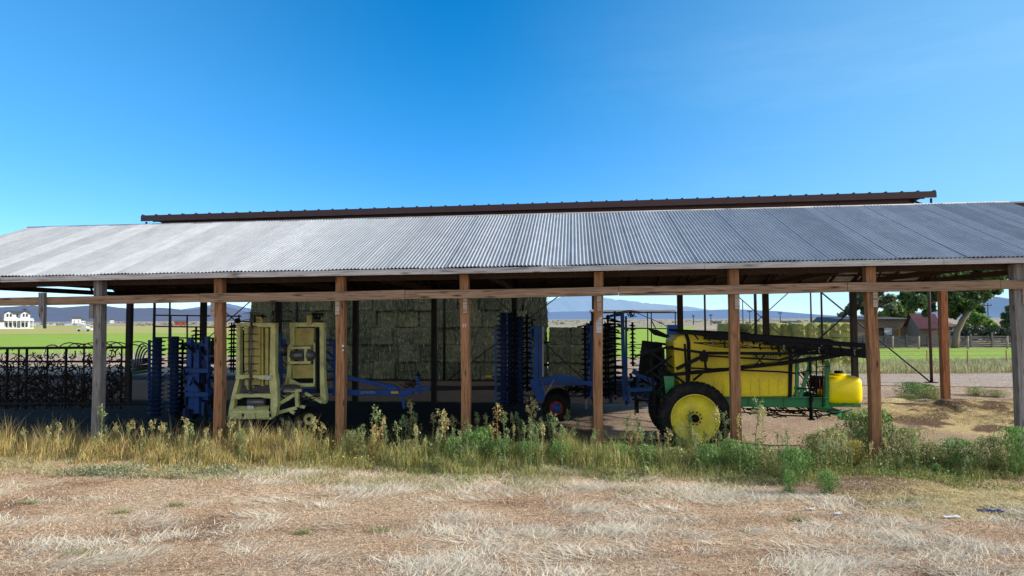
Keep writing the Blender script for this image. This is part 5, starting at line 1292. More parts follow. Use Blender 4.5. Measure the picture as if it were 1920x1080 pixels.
tree('cottonwood_tree', 'big leaning cottonwood tree with dark broad crown over the red roofed barn', base, tp_,
     CL([(1700, 557, 13), (1722, 566, 15), (1745, 556, 16), (1742, 575, 12), (1770, 548, 18), (1790, 560, 17), (1800, 576, 13), (1776, 580, 10), (1815, 545, 18), (1835, 548, 14), (1760, 532, 18), (1795, 525, 20), (1830, 522, 20), (1862, 520, 18), (1880, 512, 14), (1725, 540, 15), (1700, 570, 8), (1800, 500, 22), (1840, 500, 20), (1760, 510, 18), (1790, 590, 8), (1812, 585, 8), (1830, 563, 10), (1850, 540, 12), (1710, 578, 8), (1735, 588, 7), (1818, 572, 11), (1845, 556, 11), (1838, 580, 8), (1775, 592, 7), (1868, 545, 11)], Yt), 800, .20, (.03, .065, .02), (.13, .20, .055), r0=.42)
bt = A(1640, 650, 104); tree('ash_tree', 'loose grey green tree with open crown rising behind the log shed', (bt.x, 104, 0), [A(1640, 650, 104), A(1641, 600, 104), A(1645, 565, 104)],
     CL([(1598, 575, 11), (1612, 562, 13), (1590, 585, 8), (1630, 556, 15), (1650, 565, 14), (1668, 560, 11), (1625, 580, 13), (1645, 545, 14), (1608, 545, 8), (1578, 590, 6), (1672, 578, 10)], 104), 420, .24, (.09, .13, .07), (.24, .29, .14), r0=.35)
bt = A(1680, 650, 118); tree('round_tree', 'bright yellow green rounded tree between the ash and the red roofed barn', (bt.x, 118, 0), [A(1680, 650, 118), A(1681, 605, 118), A(1684, 590, 118)],
     CL([(1670, 588, 14), (1690, 583, 15), (1655, 594, 10), (1705, 590, 10), (1680, 574, 9)], 118), 700, .27, (.10, .17, .03), (.22, .30, .06), r0=.35)
bt = A(1832, 650, 108); tree('round_tree', 'bright green bushy tree standing right of the leaning cottonwood trunk', (bt.x, 108, 0), [A(1832, 650, 108), A(1833, 615, 108), A(1834, 600, 108)],
     CL([(1815, 604, 11), (1834, 598, 13), (1852, 606, 10), (1826, 590, 8), (1806, 612, 7), (1862, 613, 6)], 108), 700, .22, (.10, .20, .03), (.21, .34, .06), r0=.3)
bt = A(1892, 650, 100); tree('dark_tree', 'dark green tree at the right edge partly behind the last grey post', (bt.x, 100, 0), [A(1894, 650, 100), A(1893, 610, 100), A(1893, 590, 100)],
     CL([(1888, 592, 9), (1898, 582, 10), (1890, 608, 10), (1905, 600, 12), (1915, 585, 10)], 100), 600, .22, (.03, .07, .025), (.09, .15, .05), r0=.3)
# junk and dark bush line behind the fence on the right, far hedges: masses nobody could count
P = []; C = []
for x in np.arange(1790, 1905, 1.2):
    p = A(x, 620+random.uniform(0, 10), 90); n = 16; P.append(np.array(p)+RNG.normal(size=(n, 3))*[.4, .8, .35]); C.append(np.array([.035, .055, .03])*(1+.3*RNG.normal(size=(n, 1))).clip(.4, 2))
P = np.concatenate(P); P[:, 2] = P[:, 2].clip(.1); C = np.concatenate(C); cards('hedge', P, unit(len(P)), .2+.1*RNG.random(len(P)), C, M['leaf'], None, 'stuff', 'dark hedge growing behind the corral fence', cat='hedge')
P = []; C = []
for i in range(300):
    Y = random.uniform(450, 1500); px = random.choice([random.uniform(70, 450), random.uniform(1025, 1560)]); p = A(px, 600, Y); s_ = random.uniform(.4, 1.2)*(1 if random.random() < .8 else 2)
    n = 14; P.append(np.array([p.x, Y, s_*.5])+RNG.normal(size=(n, 3))*[s_*1.2, s_*.6, s_*.35]); t_ = random.random(); C.append((np.array([.15, .16, .11])*(1-t_)+np.array([.34, .30, .22])*t_)*(1+.2*RNG.normal(size=(n, 1))).clip(.4, 2))
P = np.concatenate(P); P[:, 2] = P[:, 2].clip(.1); C = np.concatenate(C); cards('scrub', P, unit(len(P)), .5+.5*RNG.random(len(P)), C, M['leaf'], None, 'stuff', 'scattered desert scrub across the far plain', cat='scrub')
# ------------------------------------------------------------------ grasses and weeds
def gzv(x, y): return np.array([gz(float(a), float(b)) for a, b in zip(x, y)], np.float32)
def blades(name, X, Y, Z, H, Wd, LX, LY, C, mat, bend=.5, kind='stuff', label=None, cat=None, tipc=1.0, parent=None):
    """one mesh of curved blades. H height, LX LY lean of the tip in metres"""
    n = len(X); a = RNG.random(n)*PI; dx = np.cos(a)*Wd; dy = np.sin(a)*Wd
    V = np.empty((n, 5, 3), np.float32)
    for k, (h, l, w) in enumerate(((0, 0, 1), (0, 0, 1), (.55, bend*.5, .8), (.55, bend*.5, .8), (1, 1, 0))):
        s = -1 if k % 2 == 0 else 1
        V[:, k, 0] = X + LX*l + s*dx*w; V[:, k, 1] = Y + LY*l + s*dy*w; V[:, k, 2] = Z + H*h - (.01 if h == 0 else 0)
    b = np.arange(n)[:, None]*5; idx = (b + np.array([0, 1, 3, 2, 2, 3, 4])).ravel()
    st = (np.arange(n)[:, None]*7 + np.array([0, 4])).ravel(); tot = np.tile([4, 3], n)
    CC = np.repeat(C[:, None, :], 5, 1); CC[:, 4] *= tipc; CC[:, :2] *= .75
    return rawmesh(name, V.reshape(-1, 3), 5, n, CC.reshape(-1, 3), mat, parent, kind, label, None, cat, (idx, st, tot))
def pick(n, cols, var=.15):
    cols = np.array(cols); k = RNG.integers(0, len(cols), n); f = RNG.random((n, 1)); j = RNG.integers(0, len(cols), n)
    c = cols[k]*(1-f*.5) + cols[j]*f*.5; return np.clip(c*(1+var*RNG.normal(size=(n, 1))), .01, .95)
def clumpy(n, x0, x1, y0, y1, fn, tries=6):
    """random points kept where fn(x, y) > random"""
    xs = []; ys = []; got = 0
    for _ in range(tries):
        X = RNG.uniform(x0, x1, n); Y = RNG.uniform(y0, y1, n); k = np.array([fn(a, b) for a, b in zip(X, Y)]) > RNG.random(n)
        xs.append(X[k]); ys.append(Y[k]); got += k.sum()
        if got > n: break
    return np.concatenate(xs)[:n], np.concatenate(ys)[:n]
def infr(x, y, m=.8): return abs(x) < .77*y + m
def bv(x, y): return (x-X0)*sT + (y-D0)*cT
def bu(x, y): return (x-X0)*cT - (y-D0)*sT
# short thatch stubble over the foreground
def f_st(x, y): return .9*infr(x, y)*(bv(x, y) < -1.0)*(.35+max(0, .6+1.2*fbm(x, y, .9, 3)))*min(1, (13.5/y)**1.5)
X, Y = clumpy(110000, -14, 14, 9.3, 18.2, f_st); n = len(X)
L = RNG.uniform(.012, .05, n); a = RNG.random(n)*2*PI
blades('dry_stubble', X, Y, gzv(X, Y), L*RNG.uniform(.1, 1.0, n), np.full(n, .0042), np.cos(a)*L, np.sin(a)*L, pick(n, [(.72,.50,.32), (.84,.66,.45), (.42,.27,.17), (.16,.10,.06), (.88,.74,.52)]), M['straw'], .6, label='short dry stubble and thatch covering the foreground ground', cat='stubble')
# fallen bleached straw combed one way in drifts
cen = []
for _ in range(300):
    x = random.uniform(-13, 13); y = random.uniform(9.6, 17.4)
    if not infr(x, y): continue
    right = x > -1.5
    if random.random() > (.9 if right else .4): continue
    if x > 4 and y > 14.3: continue
    cen.append((x, y, random.uniform(.10, .34), random.uniform(.5, 1.4)))
for x in np.arange(-4, 5, .55): cen.append((x+random.uniform(-.3, .3), 15.4 - .04*x + random.uniform(-.4, .4), .35, .8))
for px, py, s_ in ((1320, 930, 1.2), (1290, 925, 1), (1370, 920, 1.1), (1420, 935, 1), (1500, 930, .9), (1075, 1045, 1.2), (1180, 1010, 1), (1110, 960, 1), (640, 925, .9), (590, 893, 1), (500, 890, 1), (170, 1050, 1.3), (120, 1020, 1), (820, 1060, 1), (860, 985, 1.1), (930, 1010, 1.1), (1650, 1010, 1), (1500, 1060, 1.1), (1850, 1040, 1.1), (1040, 885, .8), (380, 870, 1)):
    p = G(px, py); cen += [(p.x+random.gauss(0, .35), p.y+random.gauss(0, .25), .3*s_, 1.2) for _ in range(3)]
Xs = []; Ys = []; Hs = []; LXs = []; LYs = []
for cx, cy, r, d in cen:
    m = int(300*d*(r/.3)**1.3); ang = random.gauss(.55, .9); 
    if random.random() < .2: ang += PI*.5
    ex = RNG.normal(size=m)*r*1.1; ey = RNG.normal(size=m)*r*.5; ln = RNG.uniform(.10, .42, m)*(.8+.3*RNG.random(m)); aa = ang+RNG.normal(size=m)*.75
    Xs.append(cx+ex); Ys.append(cy+ey); Hs.append(ln*RNG.uniform(.02, .55, m)**1.2); LXs.append(np.cos(aa)*ln); LYs.append(np.sin(aa)*ln)
X = np.concatenate(Xs); Y = np.concatenate(Ys); n = len(X)
blades('pale_straw', X, Y, gzv(X, Y)+.005, np.concatenate(Hs)*.75, RNG.uniform(.0030, .0058, n), np.concatenate(LXs), np.concatenate(LYs), pick(n, [(.95,.82,.62), (.90,.74,.53), (.95,.86,.70), (.74,.56,.38)], .1), M['straw'], .9, label='drifts of bleached fallen straw lying on the brown ground', cat='straw')
# broad flat mats of short bleached litter
def f_m(x, y): return 0 if not infr(x, y) or bv(x, y) > -1.6 else max(0, min(1, -.12+2.9*fbm(x+3, y*1.3, .55, 4)))*(1 if x > -3 else .6)
X, Y = clumpy(60000, -13, 13, 9.3, 17.2, f_m); n = len(X); L = RNG.uniform(.03, .15, n); a = RNG.random(n)*2*PI
blades('straw_litter', X, Y, gzv(X, Y)+.004, L*RNG.uniform(.0, .3, n), RNG.uniform(.002, .0045, n), np.cos(a)*L, np.sin(a)*L, pick(n, [(.86,.74,.58), (.80,.65,.47), (.92,.83,.70), (.62,.46,.32)], .12), M['straw'], .8, label='flat mats of short bleached litter between the straw drifts', cat='straw')
# yellow loose hay at the right front
def f_h(x, y): return max(0, 1-((x-9.8)/3.6)**2-((y-14.1)/1.6)**2)*max(0, .7+1.6*fbm(x, y, 1.4, 3))
X, Y = clumpy(34000, 6, 14, 12, 16.2, f_h); n = len(X); L = RNG.uniform(.04, .16, n); a = RNG.random(n)*2*PI
blades('loose_hay', X, Y, gzv(X, Y)+.004, L*RNG.uniform(.02, .3, n), np.full(n, .004), np.cos(a)*L, np.sin(a)*L, pick(n, [(.88,.72,.36), (.94,.80,.46), (.74,.56,.26), (.46,.36,.17)]), M['straw'], .8, label='yellow loose hay spilled on the dirt at the front right', cat='hay')
def f_h(x, y): return (max(0, 1-((x-19.5)/5)**2-((y-25.8)/4.2)**2) + .6*max(0, 1-((x-13.5)/5)**2-((y-27)/2.5)**2))*max(0, .6+1.6*fbm(x, y, .9, 3))
X, Y = clumpy(22000, 8, 25, 21.5, 30, f_h); n = len(X); L = RNG.uniform(.08, .25, n); a = RNG.random(n)*2*PI
blades('loose_hay', X, Y, gzv(X, Y)+.004, L*RNG.uniform(.02, .3, n), np.full(n, .007), np.cos(a)*L, np.sin(a)*L, pick(n, [(.72,.56,.27), (.8,.66,.36), (.5,.36,.17), (.3,.2,.1)]), M['straw'], .8, label='straw and old hay heaped around the rusty end post', cat='hay')

# the weed strip along the front of the shed
YEL = [(.62,.46,.13), (.74,.58,.24), (.50,.38,.09), (.26,.26,.07), (.18,.16,.05), (.60,.34,.14), (.82,.66,.36)]
GRN = [(.26,.31,.07), (.36,.40,.10), (.15,.20,.05), (.44,.45,.15), (.50,.45,.17), (.62,.50,.22)]
GR2 = [(.16,.26,.05), (.25,.37,.08), (.34,.44,.13), (.10,.17,.04)]
def strip_front(x):   # nearest edge of the strip (world y) at x
    return np.interp(x, [-15, -11, -7, -3, 0, 4, 8, 14], [18.9, 18.5, 17.6, 16.9, 16.6, 16.1, 15.9, 15.3]) + .35*math.sin(x*1.7)*.6 + .9*fbm(x, 3.3, .8, 3)
def f_w(lo, hi, back=1.0, fade=1.2):
    def f(x, y):
        if not infr(x, y, 1.5) or not lo <= x <= hi: return 0
        d = y - strip_front(x); v = bv(x, y)
        if d < -.5 or v > back: return 0
        k = min(1, (d+.5)/.9); k *= 1 if v < -.2 else max(0, 1-(v+.2)/fade)*.7
        return k*(.12+max(0, .5+2.4*fbm(x, y, 1.1, 3)))
    return f
def weeds(n, lo, hi, h0, h1, cols, lean, name, label, cat, back=1.0, w=.0065):
    X, Y = clumpy(n, lo, hi, 14.5, 22.5, f_w(lo, hi, back)); n = len(X)
    d = Y - np.array([strip_front(x) for x in X]); hh = np.clip(.35+d/1.6, .3, 1); nz = np.array([.7+1.5*fbm(x, y, 1.6, 2) for x, y in zip(X, Y)])
    H = (h0+(h1-h0)*RNG.random(n)**1.6)*hh*np.where(X > 4.5, np.clip(1-(X-4.5)*.25, .5, 1), 1)*np.clip(nz, .3, 1.5); a = RNG.random(n)*2*PI; L = H*RNG.uniform(.05, lean, n)
    return blades(name, X, Y, gzv(X, Y), H, RNG.uniform(.5, 1.1, n)*w, np.cos(a)*L+H*.06, np.sin(a)*L, pick(n, cols, .2), M['leaf'], .4, label=label, cat=cat)
weeds(21000, -15.5, -5.5, .28, 1.0, YEL, .55, 'dry_yellow_grass', 'tall dry yellow grass along the left front of the shed', 'grass', w=.007)
weeds(22000, -9.5, 2, .18, .75, YEL[:4]+GRN, .6, 'mixed_grass', 'mixed yellow and green grass between the brown posts', 'grass')
weeds(36000, -2.5, 12.5, .18, .72, GRN, .6, 'green_weeds', 'low green weeds along the middle of the shed front', 'weeds', w=.0075)
weeds(22000, 2, 14.5, .12, .5, GRN+YEL[:2]+[(.66,.54,.30)], .9, 'verge_weeds', 'fine green and straw coloured weeds at the right end of the strip', 'weeds')
# low patchy turf reaching out of the strip onto the bare ground
def f_t(x, y): d = y - strip_front(x); return 0 if not infr(x, y) or d > .6 or d < -1.9 or x > 6 else max(0, .45+2.2*fbm(x, y, .8, 3))*min(1, (d+1.9)/1.2)
X, Y = clumpy(30000, -14, 13, 13.2, 19.5, f_t); n = len(X); H = RNG.uniform(.03, .15, n); a = RNG.random(n)*2*PI
blades('low_turf', X, Y, gzv(X, Y), H, np.full(n, .0055), np.cos(a)*H*.9, np.sin(a)*H*.9, pick(n, [(.48,.44,.18), (.62,.52,.27), (.36,.36,.13), (.74,.62,.40), (.30,.32,.12)]), M['leaf'], .5, label='low patchy olive turf fading from the weeds onto the dirt', cat='turf')
# leafy broad-leaved cover through the strip: small leaves on short stalks
def leafcover(name, n, lo, hi, hmax, cols, label, cat, fn=None, size=.022, y0=14.5, y1=22.5):
    X, Y = clumpy(n, lo, hi, y0, y1, fn or f_w(lo, hi, .9)); n = len(X)
    cx = np.round(X/.16)*.16 + .05*np.sin(Y*40); cy = np.round(Y/.16)*.16
    X = X*.45+cx*.55; Y = Y*.45+cy*.55
    hc = np.array([np.clip(.55+1.1*fbm(x, y, 2.3, 2), .2, 1.2) for x, y in zip(cx, cy)])
    Z = gzv(X, Y) + RNG.random(n)**.8*hmax*hc*np.clip(.35+(Y-np.array([strip_front(x) for x in X]))/1.5, .3, 1)
    N = unit(n); N[:, 2] = abs(N[:, 2])*1.3; N /= np.linalg.norm(N, axis=1, keepdims=True)
    k = np.clip((Z-gzv(X, Y))/max(hmax, .01), 0, 1)[:, None]
    cards(name, np.stack([X, Y, Z], 1), N, size*(.6+.8*RNG.random(n)), pick(n, cols, .2)*(.65+.6*k), M['leaf'], None, 'stuff', label, cat=cat)
leafcover('leafy_weeds', 30000, -3, 13, .55, GR2+GRN[:3], 'leafy green weeds filling the strip before the implements', 'weeds')
leafcover('leafy_weeds', 12000, -15, -3, .5, GRN+YEL[:3], 'leafy olive weeds low among the dry grass on the left', 'weeds')
def f_p(x, y): return max(0, 1-((x+8.6)/3.4)**2-((y-16.9)/.6)**2)*max(0, .3+2.4*fbm(x, y, 1.5, 3))
X, Y = clumpy(5500, -12.5, -5, 16, 17.8, f_p); n = len(X); Z = gzv(X, Y)+RNG.random(n)*.16
cards('ground_cover', np.stack([X, Y, Z], 1), unit(n), .02+.015*RNG.random(n), pick(n, [(.24,.27,.13), (.33,.35,.19), (.17,.20,.10), (.45,.43,.27)]), M['leaf'], None, 'stuff', 'mat of grey green ground cover in front of the dry grass', cat='ground cover')
# small green tufts in the brown foreground
tufts = [(640, 610, .3), (715, 998, .28), (150, 1040, .3), (330, 950, .22), (230, 962, .2), (60, 942, .2), (1500, 975, .18), (1705, 940, .3), (1760, 935, .35), (570, 1003, .15)]
for i, (px, py, r) in enumerate(tufts):
    if py < 880: continue
    p = G(px, py); n = 130; X = p.x+RNG.normal(size=n)*r*.5; Y = p.y+RNG.normal(size=n)*r*.25; H = RNG.uniform(.03, .12, n); a = RNG.random(n)*2*PI
    o = blades('grass_tuft', X-p.x, Y-p.y, gzv(X, Y), H, np.full(n, .004), np.cos(a)*H*.8, np.sin(a)*H*.8, pick(n, [(.22,.26,.08), (.32,.34,.12), (.45,.42,.2)]), M['leaf'], .5, kind=None, label='small low tuft of green grass alone on the brown foreground', cat='grass tuft')
    o.location = (p.x, p.y, 0); o['group'] = 'green tufts on the brown foreground'

# ------------------------------------------------------------------ individual tall weeds and bushes
def stalk_weed(h, seed, kind):
    """upright stalk with leaves up the stem and a branching seed head"""
    r = np.random.default_rng(seed); V = []; F = []; C = []
    def leaf(p, d, l, w, c):
        d = d/np.linalg.norm(d); s_ = np.cross(d, [0, 0, 1.0]); s_ /= np.linalg.norm(s_)+1e-6; b = len(V); m = p+d*l*.5+np.array([0, 0, l*.12])
        V.extend([p, m+s_*w, p+d*l+np.array([0, 0, -l*.15]), m-s_*w]); F.append([b, b+1, b+2, b+3]); C.extend([np.array(c)]*4)
    def stem(a, b_, r0, r1, c):
        b = len(V); d = b_-a; d = d/np.linalg.norm(d); e = np.cross(d, [0.3, .2, 1.0] if abs(d[2]) < .9 else [1.0, 0, 0]); e /= np.linalg.norm(e); g = np.cross(d, e)
        for q, rr in ((a, r0), (b_, r1)):
            for k in range(4): t = PI/2*k; V.append(q+(e*math.cos(t)+g*math.sin(t))*rr); C.append(np.array(c))
        for k in range(4): F.append([b+k, b+(k+1) % 4, b+4+(k+1) % 4, b+4+k])
    G1 = {'g': (.24,.32,.11), 'y': (.45,.42,.16), 'r': (.42,.20,.08)}[kind]; G2 = {'g': (.33,.40,.17), 'y': (.62,.54,.24), 'r': (.55,.42,.16)}[kind]
    pts = [np.array([0, 0, -.03])]
    for i in range(8): pts.append(pts[-1]+np.array([r.normal()*.012, r.normal()*.012, h/8]))
    for i in range(8): stem(pts[i], pts[i+1], .012*(1-i*.08), .012*(1-(i+1)*.08), np.array(G2)*.8)
    n = int(46*h)
    for i in range(n):
        k = (i+r.random())/n*.86+.04; j = min(7, int(k*8)); p = pts[j]*(1-(k*8-j))+pts[j+1]*(k*8-j); a = r.random()*2*PI; el = r.uniform(-.3, .9) if k > .3 else r.uniform(-.8, .3)
        l = r.uniform(.05, .13)*(1.15-k*.7); leaf(p, np.array([math.cos(a), math.sin(a), el]), l*1.25, l*.24, np.array(G1)*(1+r.normal()*.2)*(.7+.5*k) if r.random() > .2 else np.array(G2))
    hd = 12 if h > .7 else 7
    for i in range(hd):
        a = r.random()*2*PI; p = pts[6]*(1-i/hd)+pts[8]*(i/hd); q = p+np.array([math.cos(a)*.07*r.uniform(.5, 1.3), math.sin(a)*.07*r.uniform(.5, 1.3), r.uniform(.05, .13)]); stem(p, q, .003, .002, G2)
        for _ in range(9): leaf(q+r.normal(size=3)*.018, unit3(r), .04, .016, np.array(G2)*(1+r.normal()*.15))
    V_ = np.array(V, np.float32); idx = np.array(F).ravel()
    return V_, np.array(C), (idx, np.arange(0, len(idx), 4), np.full(len(F), 4))
def unit3(r): a = r.normal(size=3); return a/np.linalg.norm(a)
def meshof(name, V_, C, fc):
    o = rawmesh(name, V_, 4, 0, C, M['leaf'], faces=fc); me = o.data; bpy.data.objects.remove(o); return me
SW = {k: [meshof('tall_weed', *stalk_weed(h, 100+i*7+ord(k), k)) for i, h in enumerate((1.0, .85, 1.15))] for k in 'gyr'}
def tall(px, pyt, pyb, kind, label, group, flip=0):
    """a stalk whose foot stands at (px, pyb)"""
    p = G(px, pyb); z = gz(p.x, p.y); top = A(px, pyt, p.y).z; me = random.choice(SW[kind]); h0 = max(v.co.z for v in me.vertices)
    o = bpy.data.objects.new('tall_weed', me); COL.objects.link(o); o.location = (p.x, p.y, z); s_ = (top-z)/h0; o.scale = (s_*random.uniform(.85, 1.15), s_, s_); o.rotation_euler = (random.uniform(-.05, .05), random.uniform(-.06, .06), random.random()*6)
    tag(o, label, 'weed', group); return o
for px, yt, yb in ((700, 757, 862), (722, 778, 858), (770, 748, 842), (748, 788, 856), (830, 766, 866), (848, 776, 852), (873, 778, 856), (895, 770, 850), (912, 774, 848), (880, 792, 866), (680, 808, 858), (812, 772, 845), (926, 790, 860)):
    tall(px, yt, yb, random.choice('ggy'), 'tall green stalk weed in the cluster around the mid brown post', 'stalk weeds around the mid brown post')
for px, yt, yb in ((930, 755, 862), (946, 770, 864), (992, 741, 856), (1003, 775, 850), (1042, 772, 862), (1054, 796, 864), (1018, 790, 856), (976, 772, 852), (1078, 800, 862)):
    tall(px, yt, yb, random.choice('gyr'), 'thin tall weed with seed head before the blue disc harrow', 'weeds before the blue disc harrow')
for px, yt, yb in ((703, 790, 866), (694, 800, 868), (712, 798, 866), (835, 782, 868), (1182, 800, 868), (1196, 805, 870), (1110, 812, 868)):
    tall(px, yt, yb, 'r', 'rust coloured drying weed stalk among the green weeds', 'rust coloured weed stalks')
for px, yt, yb in ((190, 757, 850), (280, 786, 850), (345, 782, 856), (358, 790, 852), (430, 782, 852), (590, 782, 862), (600, 790, 856), (555, 800, 858), (385, 800, 858), (470, 800, 856), (500, 806, 858), (525, 800, 862), (655, 804, 862)):
    tall(px, yt, yb, random.choice('gyy'), 'olive stalk weed in front of the pale yellow machine and its left neighbours', 'stalk weeds on the left half')
for px, yt, yb in ((1348, 760, 872), (1362, 770, 872), (1420, 742, 872), (1428, 760, 876), (1388, 775, 866), (1255, 800, 872), (1300, 810, 876), (1225, 806, 868), (1712, 800, 880), (1720, 812, 884)):
    tall(px, yt, yb, random.choice('yyg'), 'pale seeded weed stalk standing before the sprayer and its wheel', 'weed stalks before the sprayer')

# the middle and right of the strip: knee to hip high stalk weeds, each its own plant
rs = random.Random(61); made = 0
for _ in range(1200):
    if made >= 230: break
    x = rs.uniform(-14, 12.5); y = rs.uniform(15.6, 20.6)
    if not infr(x, y, .3): continue
    d = y - strip_front(x); v = bv(x, y)
    if d < .2 or v > .9 or rs.random() > .4 + 1.6*fbm(x, y, .9, 2) + (.3 if -4 < x < 6 else .1): continue
    h = rs.uniform(.45, 1.12)*(1.1 if -4 < x < 5 else .9)
    kind = rs.choice('gggy' if x > -4 else 'yygy'); me = rs.choice(SW[kind]); h0 = max(q.co.z for q in me.vertices); s_ = h/h0
    o = bpy.data.objects.new('tall_weed', me); COL.objects.link(o); o.location = (x, y, gz(x, y)); o.scale = (s_*rs.uniform(.65, 1.05), s_*.85, s_); o.rotation_euler = (rs.uniform(-.12, .12), rs.uniform(-.12, .12), rs.random()*6)
    if x < -4: tag(o, 'knee high olive weed among the dry yellow grass on the left', 'weed', 'knee high weeds in the dry grass')
    elif x < 4.6: tag(o, 'knee high green weed among the low growth of the middle strip', 'weed', 'knee high weeds in the middle strip')
    else: tag(o, 'knee high green weed among the bushes at the right end of the strip', 'weed', 'knee high weeds at the right end')
    made += 1

def bush_mesh(seed, cols, n=1900, w=.5, h=.8, size=.032, wisp=300):
    r = np.random.default_rng(seed); a = r.random(n)*2*PI; k = r.random(n)**.6; z = r.random(n)**.8*h
    prof = np.sqrt(np.clip(1-((z/h-.45)/.62)**2, 0.02, 1)); lump = 1+.25*np.sin(a*3+seed)+.15*np.sin(a*5+z*9)
    P = np.stack([np.cos(a)*k*w*prof*lump, np.sin(a)*k*w*prof*lump, z], 1)
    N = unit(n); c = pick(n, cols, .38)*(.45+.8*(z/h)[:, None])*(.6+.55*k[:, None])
    aa = RNG.normal(size=(n, 3)); aa[:, 2] = abs(aa[:, 2])*1.8; aa /= np.linalg.norm(aa, axis=1, keepdims=True); bb = np.cross(N, aa); bb /= np.linalg.norm(bb, axis=1, keepdims=True)+1e-6
    s = (size*(.6+.8*r.random(n)))[:, None]; v = np.stack([P-aa*s, P+bb*s*.3, P+aa*s*1.4, P-bb*s*.3], 1).reshape(-1, 3); C = np.repeat(c, 4, 0)
    q = wisp; a = r.random(q)*2*PI; el = r.uniform(.5, 1.5, q); d = np.stack([np.cos(a)*np.cos(el), np.sin(a)*np.cos(el), np.sin(el)], 1); L = r.uniform(.6, 1.12, q)[:, None]*np.minimum(h/np.maximum(d[:, 2:3], .2), w*1.3/np.maximum(np.hypot(d[:, 0], d[:, 1])[:, None], .2))
    s2 = np.cross(d, [0, 0, 1.0])*.004; v2 = np.stack([d*0-s2, d*0+s2, d*L+s2*.3, d*L-s2*.3], 1).reshape(-1, 3); C2_ = np.repeat(pick(q, cols, .2)*1.15, 4, 0)
    V_ = np.concatenate([v, v2]); C = np.concatenate([C, C2_]); m = len(V_)//4
    return meshof('weed_bush', V_, C, (np.arange(m*4), np.arange(0, m*4, 4), np.full(m, 4)))
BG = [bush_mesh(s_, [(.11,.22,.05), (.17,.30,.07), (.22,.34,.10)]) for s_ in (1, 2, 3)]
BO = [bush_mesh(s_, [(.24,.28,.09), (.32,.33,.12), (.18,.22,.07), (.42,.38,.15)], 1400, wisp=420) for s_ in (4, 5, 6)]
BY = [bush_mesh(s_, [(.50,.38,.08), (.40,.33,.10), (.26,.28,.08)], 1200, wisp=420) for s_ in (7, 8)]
def bush(px, pyb, pyt, wpx, ms, label, group=None):
    p = G(px, pyb); z = gz(p.x, p.y); h = A(px, pyt, p.y).z - z; w = wpx/2*p.y/FPX
    o = bpy.data.objects.new('weed_bush', random.choice(ms)); COL.objects.link(o); o.location = (p.x, p.y, z-.02); o.scale = (w/.5, w/.5, h/.8); o.rotation_euler = (0, 0, random.random()*6); tag(o, label, 'bush', group); return o
bush(1485, 905, 838, 55, BG, 'bright green upright bush at the front edge right of the big wheel'); bush(1508, 893, 842, 42, BG, 'bright green feathery bush just behind the front edge bush')
bush(1553, 925, 882, 45, BG, 'low bright green bush farthest forward on the bare dirt'); bush(1480, 925, 880, 26, BG, 'small green sprig bush at the foot of the front edge bush')
bush(1640, 858, 768, 95, BG, 'tall bright green bush at the foot of the post right of the sprayer'); bush(1610, 850, 775, 70, BO, 'tall olive bush hiding the sprayer hitch')
bush(1560, 876, 802, 80, BO, 'broad olive brown bush below the small yellow tank'); bush(1602, 872, 824, 46, BY, 'orange yellow drying bush among the olive bushes')
bush(1525, 872, 812, 60, BO, 'thin olive bush between the bright front bush and the broad one'); bush(1700, 872, 800, 80, BO, 'olive bush right of the tall green bush')
bush(1795, 880, 822, 85, BG, 'rounded green bush in the gap toward the last post'); bush(1742, 878, 830, 60, BO, 'low straw tinted bush left of the rounded green bush')
bush(1860, 884, 818, 80, BO, 'wispy olive bush left of the last grey post'); bush(1905, 890, 800, 70, BG, 'green bush at the foot of the last grey post')
bush(1757, 890, 868, 22, BG, 'tiny bright green plant on the dirt before the rounded bush')
for px, pb, pt, w in ((1270, 880, 838, 50), (1330, 884, 832, 55), (1395, 886, 832, 60), (1440, 884, 836, 50), (1215, 876, 834, 46), (1165, 874, 832, 46), (1370, 878, 822, 44)):
    bush(px, pb, pt, w, BO+BG, 'knee high olive green bush in front of the big yellow wheel', 'knee high bushes before the big yellow wheel')
for px, pb, pt, w in ((890, 866, 808, 55), (940, 868, 822, 50), (850, 868, 818, 46), (990, 872, 826, 50), (1050, 872, 828, 46), (770, 864, 824, 44), (655, 862, 806, 38), (905, 862, 800, 44)):
    bush(px, pb, pt, w, BG+BO, 'dense green weed bush in the middle of the strip', 'green bushes in the middle of the strip')
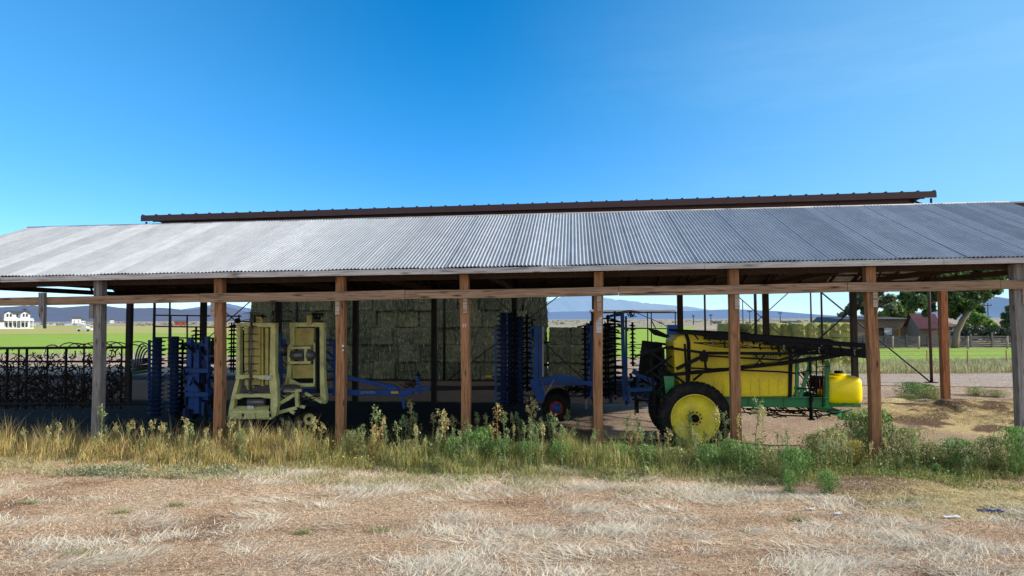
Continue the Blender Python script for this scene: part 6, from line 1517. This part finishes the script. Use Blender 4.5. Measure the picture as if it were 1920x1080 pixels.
# weed clumps in the yard behind, low verge along the road
for px, pb, pt, w, lab in ((1712, 748, 716, 60, 'dark green weed clump on the mound left of the rusty post'), (1738, 746, 720, 44, 'dark green weed clump touching the leaning brace foot'), (1752, 760, 726, 40, 'olive weed clump close beside the rusty post'), (1830, 742, 725, 44, 'grey green weed patch right of the rusty post'), (1868, 744, 730, 44, 'grey green weed patch before the last post'), (1700, 756, 738, 40, 'small weed clump lowest on the brown mound')):
    bush(px, pb, pt, w, BG if 'dark' in lab else BO, lab)
def f_v(x, y): return (.6+.8*fbm(x, y, .3, 3)) * (1 if 46 < y < 57 else .0)
X, Y = clumpy(26000, 12, 50, 45, 58, f_v); n = len(X); H = .1+.6*RNG.random(n)**2.2; a = RNG.random(n)*2*PI
blades('verge_weeds', X, Y, np.zeros(n, np.float32), H, np.full(n, .02), np.cos(a)*H*.3, np.sin(a)*H*.3, pick(n, [(.34,.36,.15), (.46,.44,.22), (.24,.29,.10), (.60,.52,.32)]), M['leaf'], .4, label='pale dry weeds along the verge beyond the gravel road', cat='weeds')

# loose stems hanging from the shaded hay stack
n = 9000; uu = RNG.uniform(uL_-.1, uR_+.3, n); zz = RNG.uniform(.2, 6.3, n)*1.0; p = np.array([W(a, SV-1.24-.08*abs(math.sin(a*9)), 0) for a in uu])
H = -RNG.uniform(.03, .30, n)*np.where(RNG.random(n) < .3, 1.8, 1)
blades('loose_stems', p[:, 0], p[:, 1]+RNG.normal(size=n)*.03, zz, H, np.full(n, .008), RNG.normal(size=n)*.04, -.02+RNG.normal(size=n)*.03, pick(n, [(.34,.33,.20), (.24,.25,.15), (.44,.40,.26), (.12,.12,.07)], .2), M['straw'], .6, label='loose hay stems hanging down the face of the tall shaded stack', cat='hay')

# ------------------------------------------------------------------ litter on the dirt
mb = MB(); rs = random.Random(3); p = G(1858, 962)
for k in range(4):
    pts = [Vector((p.x-.22+.44*j/9+rs.uniform(-.02, .02), p.y+rs.uniform(-.05, .05)+.05-.1*j/9, gz(p.x, p.y)+.015+rs.random()*.03)) for j in range(10)]; mb.tube(pts, .007, 5)
o = mb.build('baling_twine', M['blue'], None, org=(p.x, p.y, gz(p.x, p.y))); tag(o, 'tangled blue baling twine lying on the dirt at the right', 'twine')
for px, py, lab, w in ((1520, 955, 'white scrap of torn paper on the straw, the left one', .17), (1572, 965, 'flat white scrap of plastic right of the torn paper', .14), (1785, 973, 'thin pale stick lying before the loose hay', .3)):
    p = G(px, py); z = gz(p.x, p.y)+.02; mb = MB(); n = 6
    for i in range(n): mb.v += [Vector((p.x-w/2+w*i/(n-1), p.y-.03+rs.uniform(-.01, .01), z+rs.uniform(0, .02))), Vector((p.x-w/2+w*i/(n-1)+.01, p.y+.04+rs.uniform(-.02, .01), z+rs.uniform(.01, .04)))]
    for i in range(n-1): mb.f.append([2*i, 2*i+2, 2*i+3, 2*i+1]); mb.sm.append(True)
    o = mb.build('paper_scrap' if 'stick' not in lab else 'stick', M['white'], None, org=(p.x, p.y, z), recalc=False); tag(o, lab, 'litter')
